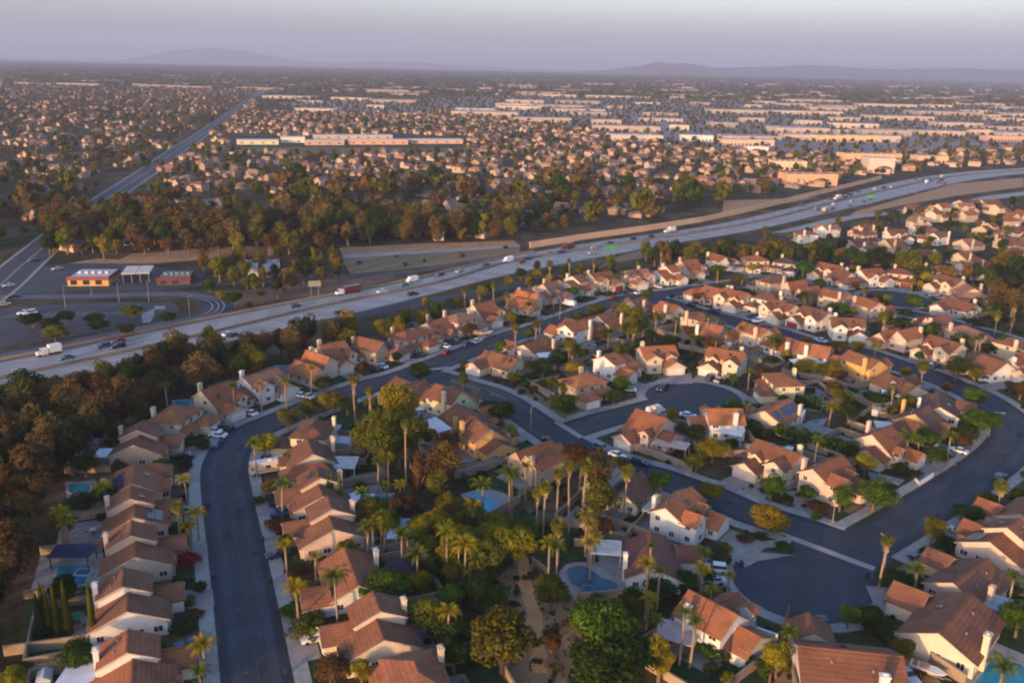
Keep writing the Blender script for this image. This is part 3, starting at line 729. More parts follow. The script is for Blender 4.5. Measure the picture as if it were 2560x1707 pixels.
# region x y | type mirror wall roof | name used in labels | options
HT = """
B 1290 1440|step 0 white terra|white house at the bottom of the left street
B 1240 800|step 0 white brown|white house behind the cypress row
B 1310 310|step 0 beige umber|beige house beside the blue pool deck
A 1150 1300|step 0 pink terra|pinkish house with the long orange ridge|solar=1
A 1150 1010|long 0 yellow terra|yellow house with blue solar roof on the left street|solar=0b
A 1200 710|step 0 tan brown|tan house beside the sandy back yard
A 1500 510|hip 0 cream orange|cream hip-roofed house on the street bend
A 1890 330|salt 0 cream terra|cream house left of the pink palm house
J 260 1370|cross 0 white salmon|white house under three palms by the road
J 640 1190|twin 1 cream orange|orange-roofed house with a square corner chimney
J 930 1090|salt 0 cream orange|cream house with two tilted solar arrays|solar=1
J 1170 1040|twin 0 tan umber|tan house below the teal pool|solar=1
J 1370 1000|hip 0 beige terra|beige house with a white front gable
J 1570 910|long 1 tan orange|tan house with three small solar patches|solar=1
J 1850 830|hip 0 pink salmon|salmon-roofed house behind the white boat
J 2090 750|salt 0 cream terra|cream house right of the salmon roof
K 370 660|twin 1 cream orange|orange-roofed house behind the low palms
K 590 580|salt 1 pink salmon|pink house with a small square chimney
K 790 520|step 0 white orange|white house with a wide white garage
K 1030 480|cross 0 cream terra|cream house with a red garage|door=.28,.03,.03
K 1330 460|cross 1 pink salmon|pink gabled house near the freeway palms
K 1570 430|step 0 white orange|white-garage house at the upper road bend
K 1790 375|salt 0 pink terra|pink house with tall end chimney near the freeway
K 2040 320|twin 0 white terra|small white house among upper palms|solar=1
L 90 330|hip 1 cream orange|tall cream house with square upper storey
L 350 350|hip 0 grey dark|grey house with a dark roof
L 700 405|cross 1 cream terra|cream house below the tall tree belt
L 830 480|long 0 cream brown|cream bungalow with brown roof by the court
L 990 480|cross 0 white terra|white gabled house left of the small court
L 1310 440|hip 0 pink red|pink house with red garage above the court|door=.16,.05,.04
L 1700 515|cross 1 cream brown|cream house above the parked boats
L 1900 590|long 0 pink salmon|long salmon-roofed house by the dark grove
L 1780 690|single 1 white umber|white bungalow with scalloped side wall
K 1880 600|long 1 pink orange|bright orange-roofed house inside the upper bend
K 2150 665|cross 0 cream terra|cream gabled house facing the inner street
L 50 670|hip 1 white brown|white house with a wide pale gable
L 200 500|hip 0 beige umber|beige house with a long brown roof
L 480 560|twin 1 pink terra|pink twin-gabled house near the court
L 780 630|cross 0 pink umber|pink two-storey house left of the court
L 1130 700|cross 1 pink orange|pink house behind a slim palm
L 1560 840|twin 0 pink umber|pink house with a pale corner chimney
L 220 715|cross 0 cream umber|cream house above the white van
L 520 805|cross 1 white brown|white house with red garage door|door=.30,.03,.02
L 880 900|cross 0 white umber|large white two-storey house on the inner street
L 1260 960|twin 1 pink orange|pink house with orange upper storey
L 1650 1060|cross 1 cream umber|cream house above the dark round tree
L 1870 940|hip 1 beige salmon|beige house with a faded rose roof
L 2260 1040|hip 0 cream brown|cream house at the right edge of the hill
L 2060 1190|long 1 white umber|white bungalow with two skylights
L 2340 1210|cross 0 pink red|pink house with a red roof at the right edge
K 1320 700|salt 1 beige umber|beige house with a tall stone-coloured chimney
K 1570 740|salt 0 cream terra|cream house with a steep central gable
K 1850 820|hip 1 beige brown|beige bungalow with broad brown roof
K 1000 830|long 0 cream terra|cream house with one dark solar patch|solar=1
K 740 890|cross 0 white orange|white house beside twin dark palms
K 450 1020|single 0 pink terra|pink bungalow behind the clipped round tree
K 170 1150|single 1 cream umber|cream house at the street fork
K 2180 920|long 1 white orange|white house hidden behind yellow trees
L 60 920|cross 0 cream orange|cream house above the black solar roof
L 330 1010|long 0 white terra|white house with a black solar roof|solar=1
L 640 1110|salt 1 white orange|white house with bright orange upper roof
L 1020 1190|cross 0 gold umber|golden house with brown corner pillars
L 1310 1350|single 0 cream brown|cream bungalow beside the east street
K 1140 1190|step 1 white orange|white house with a tall twin chimney
K 1500 1130|cross 0 cream orange|cream house above the wide court driveway
K 870 1370|hip 1 tan orange|tan house with a white garage by the court|door=.75,.73,.70
K 2050 1160|cross 1 cream terra|cream house with solar panels above the court|solar=0b
H 310 215|hip 0 paleyellow umber|pale yellow house above the cypress screen
H 160 400|single 0 cream orange|cream house with large blue solar roof|solar=0b
H 1650 385|single 0 white brown|white house with a plain wide gable wall
H 1460 530|long 1 gold brown|golden bungalow with a mauve-brown roof
H 1160 740|salt 1 pink terra|pale pink house left of the two dark palms
H 240 860|cross 1 cream umber|cream house with wide pale garage doors|door=.66,.50,.44
H 770 1010|cross 0 pink terra|pink house at the street corner lawn|door=.66,.60,.56
G 1440 600|salt 0 pink terra|pink house with a pale rear patio roof
G 1960 480|salt 0 white orange|white house with a bright white patio cover
G 1860 1240|cross 0 white orange|white house with the tall corner chimney|rot=-75
D 1660 300|salt 0 paleyellow umber|pale yellow house behind the giant green tree
D 1330 215|single 1 cream brown|cream house hidden behind the giant green tree
D 1930 490|single 0 gold orange|gold house with a low solar strip|solar=0
D 2090 660|salt 1 gold umber|bright gold house with a square chimney
G 520 820|twin 0 tan umber|tan house with three brown gables
G 1210 1030|twin 1 paleyellow brown|pale yellow house with a dark solar slope|solar=0b
D 600 640|hip 0 paleyellow brown|pale yellow house with a broad brown hip roof
D 590 860|long 0 cream brown|cream house beside the camper van
D 650 1130|step 1 cream brown|cream house behind four thin cypresses
D 740 1400|step 1 pink brown|pink house beside the red-leaved shrub
C 1220 530|single 0 white terra|white house with a palm across its roof
C 1470 1060|step 1 cream umber|large cream house with a tall lit wall
C 1830 1600|hip 0 beige terra|beige house cut off by the bottom edge
E 1850 360|single 0 white red|white house beside the kidney pool
F 170 750|salt 1 white terra|white house with a stepped lit wall
F 1060 1040|single 0 white umber|white house with tall front chimney at the bottom|abs=172 s=1.1
F 1800 760|single 1 cream umber|cream house with twin brown ridges|s=1.12
F 1930 420|single 1 pink brown|pink house with two brown gables
F 2180 170|step 1 pink terra|pink house with black solar panels|solar=1
H 2290 1240|single 0 pink terra|small pink house at the right edge
"""
for row in HT.strip().splitlines():
    f = row.split('|'); r_, x, y = f[0].split(); t_, m_, wc, rc = f[1].split()
    h = dict(reg=r_, x=float(x), y=float(y), t=t_, m=int(m_), wc=wc, rc=rc, nick=f[2])
    for o in (f[3].split() if len(f) > 3 else []):
        k, v = o.split('=')
        if k == 'solar': h['solar'] = (int(v[0]), 'b' if v.endswith('b') else 'f')
        elif k == 'door': h['door'] = tuple(float(q) for q in v.split(','))
        else: h[k] = float(v)
    house_spec(h); houses.append(h)
# ease apart houses that would touch
for it in range(30):
    for i, a in enumerate(houses):
        for b2 in houses[i + 1:]:
            d = b2['p'] - a['p']; L = d.length
            if L < 13.6: v = d.normalized() * (13.6 - L) * .25; a['p'] -= v; b2['p'] += v
        d = road_dist(a['p'])
        if d < 11.5:
            q = nearest_street(a['p'])[1]; a['p'] += (a['p'] - q).normalized() * (11.5 - d) * .3
for h in houses:
    h['label'] = h['nick'] if len(h['nick'].split()) > 3 else h['nick']
    build_house(h)
    LM.append((h['p'], h['nick'])); circles.append((h['p'].x, h['p'].y, 8.0))
for c, r_ in keep: circles.append((c.x, c.y, r_ * .85)); circles.append((c.x * .975, c.y * .975, r_ * .7))

# driveways, front lawns, back walls, patios
dz = .05
dv = MB(); lawnm = MB(); dirtm = MB(); patm = MB(); mulm = MB()
def toworld(h, x, y):
    if h['m']: x = -x
    c, s = math.cos(h['a']), math.sin(h['a']); return Vector((h['p'].x + c * x - s * y, h['p'].y + s * x + c * y))
for i, h in enumerate(houses):
    gx, gy, gw = TYPES[h['t']]['gar']
    a, b2 = toworld(h, gx - gw / 2 - .3, gy), toworld(h, gx + gw / 2 + .3, gy)
    dirn = (toworld(h, gx, gy - 1) - toworld(h, gx, gy))
    L = 0
    while L < 16 and road_dist((a + b2) / 2 + dirn * L) > .3: L += .5
    h['dl'] = L
    z = dz + .0007 * i
    if L < 16:
        dv.poly([a, a + dirn * L, b2 + dirn * L, b2] if h['m'] else [a, b2, b2 + dirn * L, a + dirn * L][::1], .176 + .0004 * i)
        driveways.append((a, b2, dirn, L))
    # lawn on the other half of the front yard
    sx = -1 if gx > 0 else 1
    q = [toworld(h, *c) for c in ((gx + sx * (gw / 2 + .8), gy + 1), (gx + sx * (gw / 2 + .8), gy - L + 3), (gx + sx * (gw / 2 + 6.5), gy - L + 3), (gx + sx * (gw / 2 + 7), gy + 2))]
    if L < 16:
        (lawnm if rnd.random() < .62 else (dirtm if rnd.random() < .5 else mulm)).poly(q, .06 + .0006 * i)
    q = [toworld(h, *c) for c in ((-7, 6.5), (7, 6.5), (7, 15), (-7, 15))]
    if all(road_dist(c) > 2 for c in q):
        k = rnd.random(); (lawnm if k < .5 else (patm if k < .8 else dirtm)).poly(q, .03 + .0005 * i)
        q = [toworld(h, *c) for c in ((-5, 5.5), (4, 5.5), (4, 9.5), (-5, 9.5))]; patm.poly(q, .09 + .0006 * i)
dv.build('driveway', m_drive, kind='structure'); lawnm.build('lawn', m_lawn, kind='structure'); dirtm.build('bare_yard', m_drylawn, kind='structure')
patm.build('patio_paving', m_drive, kind='structure'); mulm.build('planting_bed', m_mulch, kind='structure')
for h in houses:
    mb = MB(); W_ = 8.0
    pts = [toworld(h, *c) for c in ((-W_, 0), (-W_, 15.5), (W_, 15.5), (W_, 0))]
    n = 0
    for a, b2 in zip(pts, pts[1:]):
        mid = (a + b2) / 2
        if any(min((mid - c).length, (a - c).length, (b2 - c).length) < r_ + 1 or seg_dist(c, [a, b2])[0] < r_ * .8 for c, r_ in keep): continue
        if road_dist(mid) < 2.4 or road_dist(a) < 2 or road_dist(b2) < 2: continue
        if any((mid - o['p']).length < 7.6 for o in houses if o is not h): continue
        u = (b2 - a).normalized(); mb.obox(mid, u, (b2 - a).length / 2, .1, 0, 1.75); mb.obox(mid, u, (b2 - a).length / 2, .16, 1.75, 1.83); n += 1
    if n:
        tag(mb.build('garden_wall', m_wall), 'tan block wall around the back yard of the ' + h['nick'], 'wall', 'block walls around the back yards')
# ------------------------------------------------------------------ far land: mountains, air, city
def proj(p, z=0.0):
    d = M3.transposed() @ (Vector((p[0], p[1], z)) - Vector((0, 0, CAM_H)))
    return ((1280 + 2231 * d.x / -d.z) / 1.08844, (853.5 - 2231 * d.y / -d.z) / 1.08844)
def pix_dir(u, v):
    d = M3 @ Vector(((u * 1.08844 - 1280) / 2231, (853.5 - v * 1.08844) / 2231, -1)); return d
m_hill = simple('hill_slope', (.10, .07, .07), .97, .7, 1.2, .0015)
def range_(name, D, prof, depth, seed):
    """prof: (x, y) ridge line seen from the drone, in survey picture units, at distance D"""
    rg = random.Random(seed); pts = []
    for (xa, ya), (xb, yb) in zip(prof, prof[1:]):
        n = max(2, int(abs(xb - xa) / 9))
        for i in range(n):
            t = i / n; pts.append((xa + (xb - xa) * t, ya + (yb - ya) * t + rg.uniform(-1, 1) * 1.0))
    pts.append(prof[-1]); mb = MB(); rows = 9; cols = len(pts)
    for r_ in range(rows):
        f = r_ / (rows - 1)
        hh = math.sin(math.pi * f) ** .8
        for (u, v) in pts:
            d = pix_dir(u, v); t = D / d.y; x = d.x * t; zt = max(5, CAM_H + d.z * t)
            mb.v.append((x + rg.uniform(-1, 1) * D * .004, D + (f - .5) * depth + rg.uniform(-1, 1) * D * .004, -3 + (zt + 3) * hh * (1 + (rg.uniform(-.10, .10) if 0 < r_ < rows - 1 and r_ != rows // 2 else 0))))
    for r_ in range(rows - 1):
        for c in range(cols - 1):
            a = r_ * cols + c; mb.f.append((a, a + 1, a + cols + 1, a + cols)); mb.m.append(0)
    mb.build(name, m_hill, kind='structure')
range_('mountain', 23000, [(-300, 142), (0, 141), (120, 148), (330, 140), (370, 128), (430, 116), (490, 111), (560, 118), (640, 134), (700, 142), (780, 147), (860, 141), (960, 144), (1080, 152), (1200, 158)], 4500, 3)
range_('hill', 14500, [(1290, 166), (1400, 162), (1470, 152), (1512, 143), (1540, 147), (1580, 147), (1640, 156), (1760, 155), (1800, 152), (1880, 151), (1960, 156), (2040, 160), (2150, 158), (2300, 160), (2600, 158)], 3200, 5)
range_('mountain', 31000, [(1700, 158), (1850, 150), (2000, 152), (2080, 147), (2200, 150), (2352, 146), (2700, 150)], 4500, 8)
hb = MB(); hb.box(-23500, 23500, -290, 37500, -1.2, 760, bottom=True)
m = bpy.data.materials.new('air'); m.use_nodes = True; t = m.node_tree
t.nodes.remove(t.nodes['Principled BSDF']); pv = N(t, 'ShaderNodeVolumePrincipled')
pv.inputs['Color'].default_value = (.64, .70, .92, 1); pv.inputs['Density'].default_value = HAZE; pv.inputs['Anisotropy'].default_value = 0.0
t.links.new(pv.outputs[0], t.nodes['Material Output'].inputs['Volume'])
hb.build('haze', m, kind='stuff')

# --- low detail city pieces
def city_mat(name, stops, rough=.9):
    m, t, b = new_mat(name, rough, .15)
    r_ = N(t, 'ShaderNodeObjectInfo').outputs['Random']
    c = ramp(t, r_, stops); t.nodes[-1].color_ramp.interpolation = 'CONSTANT' if False else 'LINEAR'
    t.links.new(mixc(t, c, ramp(t, noise(t, geo_pos(t), .3, 3), [(.3, g3(.8)), (.7, g3(1.15))])), b.inputs['Base Color']); return m
m_cwall = city_mat('city_stucco', [(0, (.40, .27, .18)), (.3, (.48, .38, .29)), (.55, (.30, .19, .13)), (.8, (.40, .25, .17)), (1, (.50, .38, .28))])
m_croof = city_mat('city_roof', [(0, (.16, .10, .08)), (.2, (.24, .11, .07)), (.4, (.13, .11, .10)), (.6, (.30, .16, .10)), (.8, (.20, .16, .13)), (1, (.34, .20, .14))])
m_wware = city_mat('warehouse_wall', [(0, (.40, .32, .28)), (.5, (.54, .45, .39)), (1, (.34, .27, .23))])
m_wroof = city_mat('warehouse_roof', [(0, (.30, .26, .25)), (.5, (.42, .36, .34)), (1, (.22, .18, .17))])
def city_house(k):
    W = MB(); Rf = MB()
    sets = {0: [(-7, 5, -4, 5, 2.9, 2.9, .5, 5.2, 'x', 'gable'), (1, 7, -8, -4, 2.7, 2.7, .5, 4.4, 'y', 'gable')],
            1: [(-6, 6, -4, 5, 5.3, 5.3, .5, 7.4, 'x', 'hip'), (0, 6, -8.4, -4, 2.8, 2.8, .5, 4.5, 'y', 'gable')],
            2: [(-8, 7, -4.5, 5, 2.9, 2.9, .5, 5.0, 'x', 'hip'), (-7, -1, -8, -4.5, 2.7, 2.7, .5, 4.2, 'y', 'hip')],
            3: [(-6, 1, -5, 5.5, 5.1, 3.2, .5, 7.2, 'y', 'gable'), (1, 6.5, -7, 4, 2.9, 2.9, .5, 5.0, 'x', 'gable')]}
    dummy = MB()
    for i, w in enumerate(sets[k]): wing_geo(w, W, Rf, dummy, i)
    for (x, z) in ((-4.5, 1.5), (-2, 1.5)): W.box(x - .7, x + .7, -4.62, -4.5, z - .6, z + .6, 1)
    return W, Rf
CH_ = []
for k in range(4):
    W, Rf = city_house(k)
    J = MB(); J.v = list(W.v); J.f = list(W.f); J.m = [2 if q else 0 for q in W.m]; n0 = len(J.v); J.v += Rf.v; J.f += [tuple(n0 + i for i in f) for f in Rf.f]; J.m += [3 if q else 1 for q in Rf.m]
    CH_.append((W.mesh('wall', [m_cwall, m_glass]), Rf.mesh('roof', [m_croof, m_trim]), J.mesh('city_house', [m_cwall, m_croof, m_glass, m_trim])))
def scatter(name, src, pts, col=(1, 1, 1)):
    """one object of kind stuff: src stood on every point (x, y, z, rot, sx, sy, sz)"""
    me = bpy.data.meshes.new(name); me.from_pydata([p[:3] for p in pts], [], [])
    a = me.attributes.new('rot', 'FLOAT_VECTOR', 'POINT'); a.data.foreach_set('vector', [v for p in pts for v in (0, 0, p[3])])
    a = me.attributes.new('siz', 'FLOAT_VECTOR', 'POINT'); a.data.foreach_set('vector', [v for p in pts for v in p[4:7]])
    o = put(name, me, col=col, kind='stuff')
    ng = bpy.data.node_groups.new(name, 'GeometryNodeTree')
    ng.interface.new_socket('Geometry', in_out='INPUT', socket_type='NodeSocketGeometry'); ng.interface.new_socket('Geometry', in_out='OUTPUT', socket_type='NodeSocketGeometry')
    gi, go = ng.nodes.new('NodeGroupInput'), ng.nodes.new('NodeGroupOutput')
    ip = ng.nodes.new('GeometryNodeInstanceOnPoints'); oi = ng.nodes.new('GeometryNodeObjectInfo'); oi.inputs['Object'].default_value = src; oi.inputs['As Instance'].default_value = True
    na = ng.nodes.new('GeometryNodeInputNamedAttribute'); na.data_type = 'FLOAT_VECTOR'; na.inputs[0].default_value = 'rot'
    nb = ng.nodes.new('GeometryNodeInputNamedAttribute'); nb.data_type = 'FLOAT_VECTOR'; nb.inputs[0].default_value = 'siz'
    L = ng.links.new
    L(gi.outputs[0], ip.inputs['Points']); L(oi.outputs['Geometry'], ip.inputs['Instance'])
    L(na.outputs[0], ip.inputs['Rotation']); L(nb.outputs[0], ip.inputs['Scale']); L(ip.outputs[0], go.inputs[0])
    md = o.modifiers.new('scatter', 'NODES'); md.node_group = ng
    return o
# no-build areas
corr = [GP('I -400,700 0,560 130,470 270,380 560,330 400,250 700,240 1100,240 1900,180 J 830,170 1400,140 2340,110 K 250,110 250,230 -200,380 J 900,640 0,760 I 0,1200 -400,1250'), GP('O 390,1040 1000,1025 850,1070 370,1140')]
schl = GP('Z 520,352 1075,352 1075,312 520,312')
def free(p, m=16):
    if seg_dist(p, fm)[0] < 46 or seg_dist(p, art)[0] < m - 1: return False
    return not any(inpoly(p, q) for q in corr)
fm_c = fm
WZ = [(588, 212), (588, 254), (700, 262), (1050, 258), (1250, 285), (1400, 310), (1650, 345), (1900, 352), (2500, 335), (2500, 200), (1500, 186), (1100, 200)]
def side_of_fwy(p):
    d, q, t_ = seg_dist(p, fm); v = p - q
    return t_.x * v.y - t_.y * v.x      # > 0: far side
ga = R(-27); gc, gs = math.cos(ga), math.sin(ga)
city_h = [[] for _ in range(4)]; city_t = [[] for _ in range(6)]; near_h = []; near_t = []; city_road = MB()
rc_ = random.Random(5)
def tpt(p, big=1.0, hs=None):
    """a tree of the city"""
    h = rc_.uniform(5, 9.5) * big if hs is None else hs
    w = h * rc_.uniform(.75, 1.15)
    k = rc_.choices(range(6), (30, 22, 17, 12, 10, 9))[0]
    (near_t if p.y < NEAR_T and p.length < NEAR_T * 1.2 else city_t[k]).append((p.x, p.y, h * .55, rc_.uniform(0, 6.28), w / 2, w / 2, h * .5, k))
NEAR_T = 640
for iu in range(-330, 330):
    for iv in range(-110, 330):
        blk = (iv % 3)                                   # row, row, street
        u = iu * 18.5 + rc_.uniform(-2, 2); v = iv * 24.0
        far = False
        p = Vector((u * gc - v * gs, 460 + u * gs + v * gc))
        if p.y < 430 or p.y > 3300 or abs(p.x) > p.y * .62 + 60: continue
        if side_of_fwy(p) < 0 or not free(p): continue
        zx, zy = proj(p)
        if inpoly((zx, zy), WZ): 
            if rc_.random() < .8: tpt(p + Vector((rc_.uniform(-9, 9), rc_.uniform(-9, 9))), .9)
            continue
        if inpoly(p, schl): continue
        left = zx < 560 - (zy - 230) * 1.2
        belt = zy > 440
        if blk == 2:
            if not belt and iu % 1 == 0 and not left: city_road.obox(p, Vector((gc, gs)), 9.4, 3.8, 0, .05 + .0001 * (iu % 9))
            if rc_.random() < (.6 if left else .25): tpt(p + Vector((rc_.uniform(-8, 8), 6)), 1.0)
            continue
        ph = (.42 if left else .8) * (.62 if belt else 1)
        if rc_.random() < ph:
            k = rc_.choice((0, 0, 1, 1, 2, 3, 3)); rot = ga + (0 if blk == 0 else math.pi) + rc_.choice((0, 0, 0, math.pi / 2)); s = rc_.uniform(.75, 1.0)
            e = (p.x, p.y, 0, rot, s * rc_.choice((1, -1)), s, s, k)
            (near_h if p.y < 690 and p.length < 900 else city_h[k]).append(e)
        for _ in range(rc_.choices((0, 1, 2, 3), (1, 3, 4, 4) if left or belt else (1.2, 4, 4, 2.4))[0]):
            tpt(p + Vector((rc_.uniform(-10, 10), rc_.uniform(-13, 13))), rc_.choice((.7, .85, 1, 1.15)) * (1.3 if belt else 1.0))
        if belt and rc_.random() < .4: tpt(p + Vector((rc_.uniform(-10, 10), rc_.uniform(-13, 13))), 1, rc_.uniform(15, 23))
city_road.build('city_street', m_asphalt2, kind='structure')
# beyond 3 km: larger plots, dark tree lines and pale buildings
ware_far = []
for _ in range(26000):
    y = 3000 + 9500 * rc_.random() ** 1.6; x = rc_.uniform(-1, 1) * y * .62; p = Vector((x, y)); zx, zy = proj(p)
    if inpoly((zx, zy), WZ):
        if rc_.random() > .25: continue
    elif side_of_fwy(p) < 0 and y < 3500: continue
    r_ = rc_.random()
    if r_ < .70:
        n = rc_.choice((1, 2, 3)); s = rc_.uniform(7, 13) * (1 + y / 14000)
        for j in range(n):
            k = rc_.randrange(4); city_t[k].append((x + j * s * 2.2, y, s * .45, rc_.uniform(0, 6), s * 1.5, s * 1.1, s * .62, k))
    elif r_ < .95:
        k = rc_.randrange(4); s = rc_.uniform(1.0, 1.6); city_h[k].append((x, y, 0, rc_.choice((0, 1.57, 3.14)) + ga, s, s, s, k))
    else: ware_far.append((x, y, rc_.uniform(40, 160), rc_.uniform(20, 60), rc_.uniform(6, 12)))
# warehouses: long pale boxes, the 140 that show largest as things, the rest joined
def ware_mesh(L, D, H, seed):
    rg = random.Random(seed); W = MB(); W.box(-L / 2, L / 2, -D / 2, D / 2, 0, H)
    W.box(-L / 2 - .15, L / 2 + .15, -D / 2 - .15, -D / 2 + .35, H - .6, H + .5)
    Rf = MB(); Rf.box(-L / 2 + .5, L / 2 - .5, -D / 2 + .5, D / 2 - .5, H + .02, H + .16)
    for _ in range(int(L / 14)): x, y = rg.uniform(-.45, .45) * L, rg.uniform(-.4, .4) * D; Rf.box(x - 1.2, x + 1.2, y - 1, y + 1, H + .16, H + 1.1)
    Dk = MB(); n = int(L / 9)
    for i in range(n):
        x = -L / 2 + (i + .5) * L / n; Dk.box(x - 1.6, x + 1.6, -D / 2 - .1, -D / 2 + .02, .6, 4.2, bottom=True)
    return W, Rf, Dk
wl = []; wrow = {}
for zy, step in ((222, 1), (232, 1), (243, 1), (252, 1), (262, 1), (274, 1), (288, 1), (302, 1), (318, 1)):
    x = 560
    while x < 2500:
        pw = rc_.uniform(28, 120) * (1.0 if zy < 260 else 1.25)
        p = G('Z', x + pw / 2, zy + rc_.uniform(-6, 6) + (x - 600) * .003)
        if inpoly((x + pw / 2, zy), WZ) and rc_.random() < (.74 if x > 1000 else .36) and free(p, 25) and side_of_fwy(p) > 60:
            m_ = p.y / 2050 / math.cos(R(16.9)) * .97
            wrow[id(p)] = zy
            wl.append((p, pw * m_, min(120, pw * m_ * rc_.uniform(.35, .7)), rc_.uniform(5, 8.5)))
        x += pw + rc_.uniform(6, 30)
wl.sort(key=lambda q: q[0].y)
wobj = []
WN = ['by the dark tree line', 'among the pale industrial rows', 'near the far end of the city streets']
for i, (p, L, D, H) in enumerate(wl):
    W, Rf, Dk = ware_mesh(L, D, H, i)
    o = put('warehouse', None, loc=(p.x, p.y, 0), rz=rc_.uniform(-.10, .02))
    size = 'very long' if L > 170 else 'long' if L > 100 else 'short'
    wobj.append((o, p, size, wrow[id(p)]))
    W.build('wall', m_wware, o); Rf.build('roof', m_wroof, o)
    if p.y < 2300 and Dk.v: Dk.build('loading_doors', m_metal, o, kind='stuff')
NUM = 'zeroth first second third fourth fifth sixth seventh eighth ninth tenth eleventh twelfth thirteenth fourteenth fifteenth sixteenth seventeenth eighteenth nineteenth twentieth'.split() + ['outermost'] * 40
for ri, zy in enumerate(sorted(set(wrow.values()), reverse=True)):
    row = sorted((e for e in wobj if e[3] == zy), key=lambda e: e[1].x / e[1].y)
    for i, (o, p, size, _) in enumerate(row):
        n_ = len(row); side_ = f"{NUM[i + 1]} from the left" if i < n_ / 2 else f"{NUM[n_ - i]} from the right"
        tag(o, f"{size} pale flat-roofed warehouse, {side_} in the {NUM[ri + 1]} industrial row", 'warehouse', 'pale warehouses beyond the houses')
mb = MB()
for (x, y, L, D, H) in ware_far: mb.box(x - L / 2, x + L / 2, y - D / 2, y + D / 2, 0, H)
mb.build('distant_buildings', m_wware, kind='stuff')
# pale yards around the warehouses
mb = MB()
yq = [G('Z', *q) for q in ((640, 236), (700, 262), (1050, 260), (1250, 287), (1400, 312), (1650, 347), (1900, 354), (2450, 338), (2450, 226), (1500, 215), (1100, 222))]
mb.poly(yq, .02); mb.build('industrial_yard', simple('yard_concrete', (.25, .205, .19), .95, .7, 1.2, .01), kind='structure')
mb = MB(); mb.poly([G('Z', *q) for q in ((700, 206), (1600, 212), (2500, 222), (2500, 213), (1500, 202), (700, 199))], .02); mb.build('open_field', simple('open_field', (.16, .11, .09), .97, .8, 1.2, .003), kind='structure')

# school: long low salmon and cream blocks with flat white roofs
for (x0, x1, y, hh, wc_, lab) in ((545, 640, 331, 4.4, (.66, .62, .42), 'long cream school hall at the left end of the playing field'), (645, 700, 327, 6, (.74, .66, .56), 'small white school block beside the cream hall'),
                                  (700, 790, 332, 4.4, (.54, .34, .26), 'salmon school block left of centre behind the playing field'), (800, 935, 331, 5, (.60, .36, .26), 'long orange-salmon school block behind the playing field'),
                                  (940, 1060, 329, 4.4, (.56, .38, .30), 'salmon school block at the right end of the playing field'), (720, 900, 319, 4.4, (.54, .42, .34), 'second-row salmon school block')):
    a, b2 = G('Z', x0, y), G('Z', x1, y); u = (b2 - a).normalized(); L = (b2 - a).length
    o = put('school_building', None, loc=((a + b2) / 2).to_3d(), rz=math.atan2(u.y, u.x)); tag(o, lab, 'school')
    W = MB(); W.box(-L / 2, L / 2, -9, 9, 0, hh)
    Rf = MB(); Rf.box(-L / 2 - .6, L / 2 + .6, -9.8, 9.8, hh + .01, hh + .5, bottom=True)
    n = int(L / 11)
    wl_ = put('wall', W.mesh('wall', m_stucco), o, col=wc_); put('roof', Rf.mesh('roof', m_tint), o, col=(.62, .52, .46) if x0 > 690 else (.70, .62, .54))
    wb = MB(); wb.box(-1.6, 1.6, -.08, .02, 1.5, 2.7, bottom=True); wm = wb.mesh('window', m_glass)
    for i in range(n): put('window', wm, o, loc=(-L / 2 + (i + .5) * L / n, -9, 0))
mb = MB(); mb.poly(GP('Z 520,338 1075,340 1080,352 500,352'), .03); mb.build('playing_field', simple('field_grass', (.10, .10, .04), .97, .8, 1.2, .02), kind='structure')

# individual houses beyond the freeway
far_things = []
for e in near_h:
    o = put('house', None, loc=e[:3], rz=e[3], sca=e[4:7])
    zx, zy = proj(e[:2])
    place = 'left of the arterial road' if zx < 250 else 'behind the eucalyptus belt' if zx < 780 else 'beyond the dry channel' if zx < 1250 else 'beyond the tan sound wall'
    far_things.append((o, Vector(e[:2]), ('low gabled house', 'two-storey hipped house', 'low hipped house', 'house with a raised wing')[e[7]], 'house', 'houses beyond the freeway'))
    tag(o, ('low house with gabled roof ', 'two-storey house with hipped roof ', 'low house with hipped roof ', 'house with a raised wing ')[e[7]] + place, 'house', 'houses beyond the freeway ' + place)
    put('wall', CH_[e[7]][0], o); put('roof', CH_[e[7]][1], o)
srcs = {}
for e in near_h: srcs.setdefault(e[7], e)
